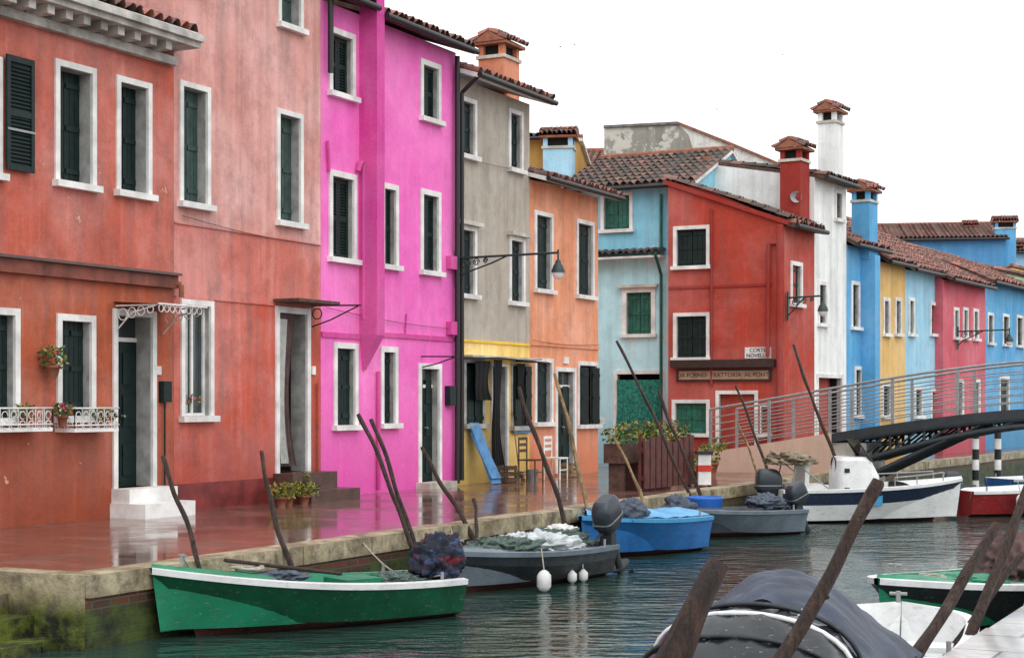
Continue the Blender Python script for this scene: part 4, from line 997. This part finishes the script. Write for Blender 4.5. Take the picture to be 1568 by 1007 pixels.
m.wbox(.5,.95,-.4,.4,.1,.7,hw,T); m.wbox(.5,.58,-.4,.4,.7,1.08,hw,T); m.loft([sring((.3,0,0),.16,.7,z,T,0,e=5) for z in (.5,.7)],hw)
outboard(g,(-.12,-.25,.40),0,blk,1.25)
g.p('folded_hood').blob((.3,.0,1.14),(.36,.6,.15),tarpb,3,.4,2.2,T,fold=.4)
for yy in (-.6,.6): g.p('folded_hood').tube([T((.9,yy,.64)),T((.25,yy*.9,1.15))],.014,'steel'); g.p('folded_hood').tube([T((.2,yy,.64)),T((.3,yy*.9,1.15))],.014,'steel')
for yy in (-1,1):
    pts=[]; 
    for k in range(8):
        P=g.secs[14+k]; pts.append(T((P[6][0],yy*P[6][1]*.95,P[6][2]+.16)))
    g.p('bow_rail').tube(pts,.014,'steel')
    for k in (0,3,7): P=g.secs[14+k]; g.p('bow_rail').cyl(T((P[6][0],yy*P[6][1]*.95,P[6][2])),pts[k],.01,seg=6,mat='steel')
P=g.secs[13]
for sg in (1,-1): g.p('decal').face([T((P[2][0]+.0,sg*(P[2][1]+.05),P[2][2]-.04)),T((P[2][0]-.28,sg*(P[2][1]+.055),P[2][2]-.04)),T((P[2][0]-.28,sg*(P[2][1]+.075),P[2][2]+.2)),T((P[2][0],sg*(P[2][1]+.07),P[2][2]+.2))],hbl2)
g.done()
g=boat('red_boat',(12.6,33.4),(8.9,32.6),1.5,.72,.5,hred,hw,hw,deck=.4,rake=.5,deckmat=hred); outboard(g,(-.1,0,.40),0,blk,1.0); fender(g,g.T((.9,-.85,.15))); g.done()
g=boat('blue_small_boat',(14.5,39.5),(11.5,38.6),1.4,.6,.45,hblue,hw,hw); g.done()
# boat 7 dark with green inside
g=boat('black_boat',(3.42,15.3),(5.75,17.75),1.55,.6,.42,hdark,hw,inG,deck=.22,rake=.4); T=g.T
outboard(g,(-.1,0,.42),0,blk,1.1); g.p('gear').blob((.9,.1,.55),(.4,.3,.3),MT['clothbr'],5,.3,2.2,T,fold=.4); g.p('gear').blob((1.7,0,.44),(.35,.4,.08),inG,2,.3,3,T); coil(g,(2.4,0,.52)); g.done()
g=boat('white_dinghy',(3.22,13.5),(2.35,10.9),1.3,.60,.55,hw,hw,hw,deck=.0,rake=.2,full=4.5); coil(g,(1.7,0,.12)); g.p('gear').blob((1.1,0,.3),(.3,.3,.16),netg,3,.3,2,g.T,fold=.3); g.done()
# boat 9 covered
g=boat('covered_motor_boat',(.80,7.95),(1.98,10.7),1.25,.62,.58,hdark,hw,hdark,deck=.0,rake=.3); T=g.T
rows=[]; TL=1.4
for i in range(61):
    x=-.12+i/60*(TL+.12); f=i/60
    row=[]
    for j in range(57):
        k=-1+2*j/56
        hgt=.60*(1-abs(k)**1.9)*(sin(pi*min(1,.12+f*.60)))**.8
        q=Vector((x*1.6,k*1.6,2)); fo=.05*noise.noise(q*1.5)+.06*abs(noise.noise(Vector((x*3.2+k*2,k*2.2-x,5))))+.025*abs(noise.noise(Vector((x*8+k*4,k*3-x,9))))+.012*sin(x*16+k*5)*(1-abs(k))
        row.append(T((x,k*.68,.60+hgt+fo)))
    rows.append(row)
g.p('tarp').grid(rows,navy)
for k in (-1,1):
    row=[[rows[i][0 if k<0 else -1], T((-.12+i/60*(TL+.12),k*(.70+.01*sin(i)),.44+.03*sin(i*.5)))] for i in range(61)]
    g.p('tarp').grid(row,navy)
m=g.p('canopy')
def arc(x0,hh,w=.60,dz=0): return [T((x0+.14*sin(pi*a/20),w*cos(pi*a/20),.60+dz+hh*sin(pi*a/20)**.65)) for a in range(21)]
for q,(x0,hh) in enumerate(((1.36,.49),(1.55,.46),(1.78,.36),(2.0,.22))):
    m.tube(arc(x0,hh,.60,.01),.015,hw if q%2 else hdark,6)
rows=[]
for i in range(13):
    x0=1.36+.64*i/12; hh=.475-.26*max(0,(i-3)/9)**1.3
    rows.append([p+Vector((0,0,.015*sin(a*1.7+i*1.3))) for a,p in enumerate(arc(x0,hh,.59))])
m.grid(rows,gloss('wet_vinyl',lin(34,38,42),.1,.4))
for sg in (-.3,.25): m.tube([T((1.42+.06*i,sg,.60+(.49-.015*i-.004*i*i)*.93+.012)) for i in range(8)],.010,hw,5)
g.done()
# ================================================================== PLANTERS AND FENCE
m=M(); f0=GP(985,752); f1=GP(1062,744); FF=Fr(f0.x,f0.y,(f1-f0).x,(f1-f0).y); L=(f1-f0).length
rb=simple('fence_stain',(.10,.028,.022,1),.6,.4,6,.3)
for i in range(9):
    s=L*i/9; m.box(FF,s+.01,s+L/9-.035,0,.025,.05,.92+.06*sin(i),rb)
for z in (.2,.7): m.box(FF,0,L,-.04,-.002,z,z+.08,rb)
for s in (0,L-.07): m.box(FF,s,s+.07,-.1,-.042,0,1.0,rb)
m.finish('wooden_fence')
m=M(); m.box(FF,-.1,L+.1,-.75,-.35,.5,.85,'brown'); 
for k in range(4): m.box(FF,.0+k*L/3.4,.08+k*L/3.4,-.7,-.4,0,.499,'brown')
for k in range(7): m.leaves(FF.P(L*k/5-.1,-.5,1.0+.08*sin(k*2.3)),(.24,.2,.14+.07*R()),150,.08,('leaf','leafy','leaf','leafy'))
m.leaves(FF.P(L*.6,-.5,1.12),(.6,.2,.15),40,.06,('flowr','flower')); m.finish('flower_planter')
for px,py,h in ((1072,742,.9),(1100,715,.55),(1088,728,.5)):
    c=GP(px,py); pot('potted_plant',c,.17,.3,(.25,.25,.25),220,('leaf','leafy'),'flowr',12,.08)
m=M(); c=GP(1078,745); m.wbox(-.12,.12,-.12,.12,.05,.62,'white',lambda p:Vector(p)+c); m.wbox(-.13,.13,-.13,.13,.30,.42,'flowr',lambda p:Vector(p)+c); m.wbox(-.15,.15,-.15,.15,.622,.68,'black',lambda p:Vector(p)+c)
for a in (-.1,.1): m.cyl(c+Vector((a,0,0)),c+Vector((a,0,.06)),.03,mat='black')
m.finish('litter_bin')
# ================================================================== LIGHT, SKY, CAMERA
sc=bpy.context.scene; w=bpy.data.worlds.new('World'); sc.world=w; w.use_nodes=True; nt=w.node_tree; bg=nt.nodes['Background']
az=radians(155); el=radians(55)
sky=nt.nodes.new('ShaderNodeTexSky'); sky.sky_type='NISHITA'; sky.sun_disc=False; sky.sun_elevation=el; sky.sun_rotation=az; sky.dust_density=4; sky.air_density=1.5
hs=nt.nodes.new('ShaderNodeHueSaturation'); hs.inputs['Saturation'].default_value=.15; nt.links.new(sky.outputs[0],hs.inputs['Color'])
mx=mixc(nt,.88,hs.outputs[0],(9.9,10.1,10.4,1)); nt.links.new(mx,bg.inputs['Color']); bg.inputs['Strength'].default_value=.15
sl=bpy.data.lights.new('sun','SUN'); sl.energy=1.15; sl.angle=radians(70); sl.color=(1,.985,.97); so=bpy.data.objects.new('sun',sl); sc.collection.objects.link(so)
dv=Vector((sin(az)*cos(el),cos(az)*cos(el),sin(el))); so.rotation_euler=dv.to_track_quat('Z','Y').to_euler(); so.location=dv*50
cam=bpy.data.cameras.new('camera'); cam.sensor_width=36; cam.lens=36*FO/1568; cam.shift_y=(HY-503.0)/1568; cam.clip_end=3000
co=bpy.data.objects.new('camera',cam); co.location=(0,0,CH); co.rotation_euler=(radians(90),0,0); sc.collection.objects.link(co); sc.camera=co
sc.view_settings.view_transform='Standard'; sc.view_settings.look='None'; sc.view_settings.exposure=0
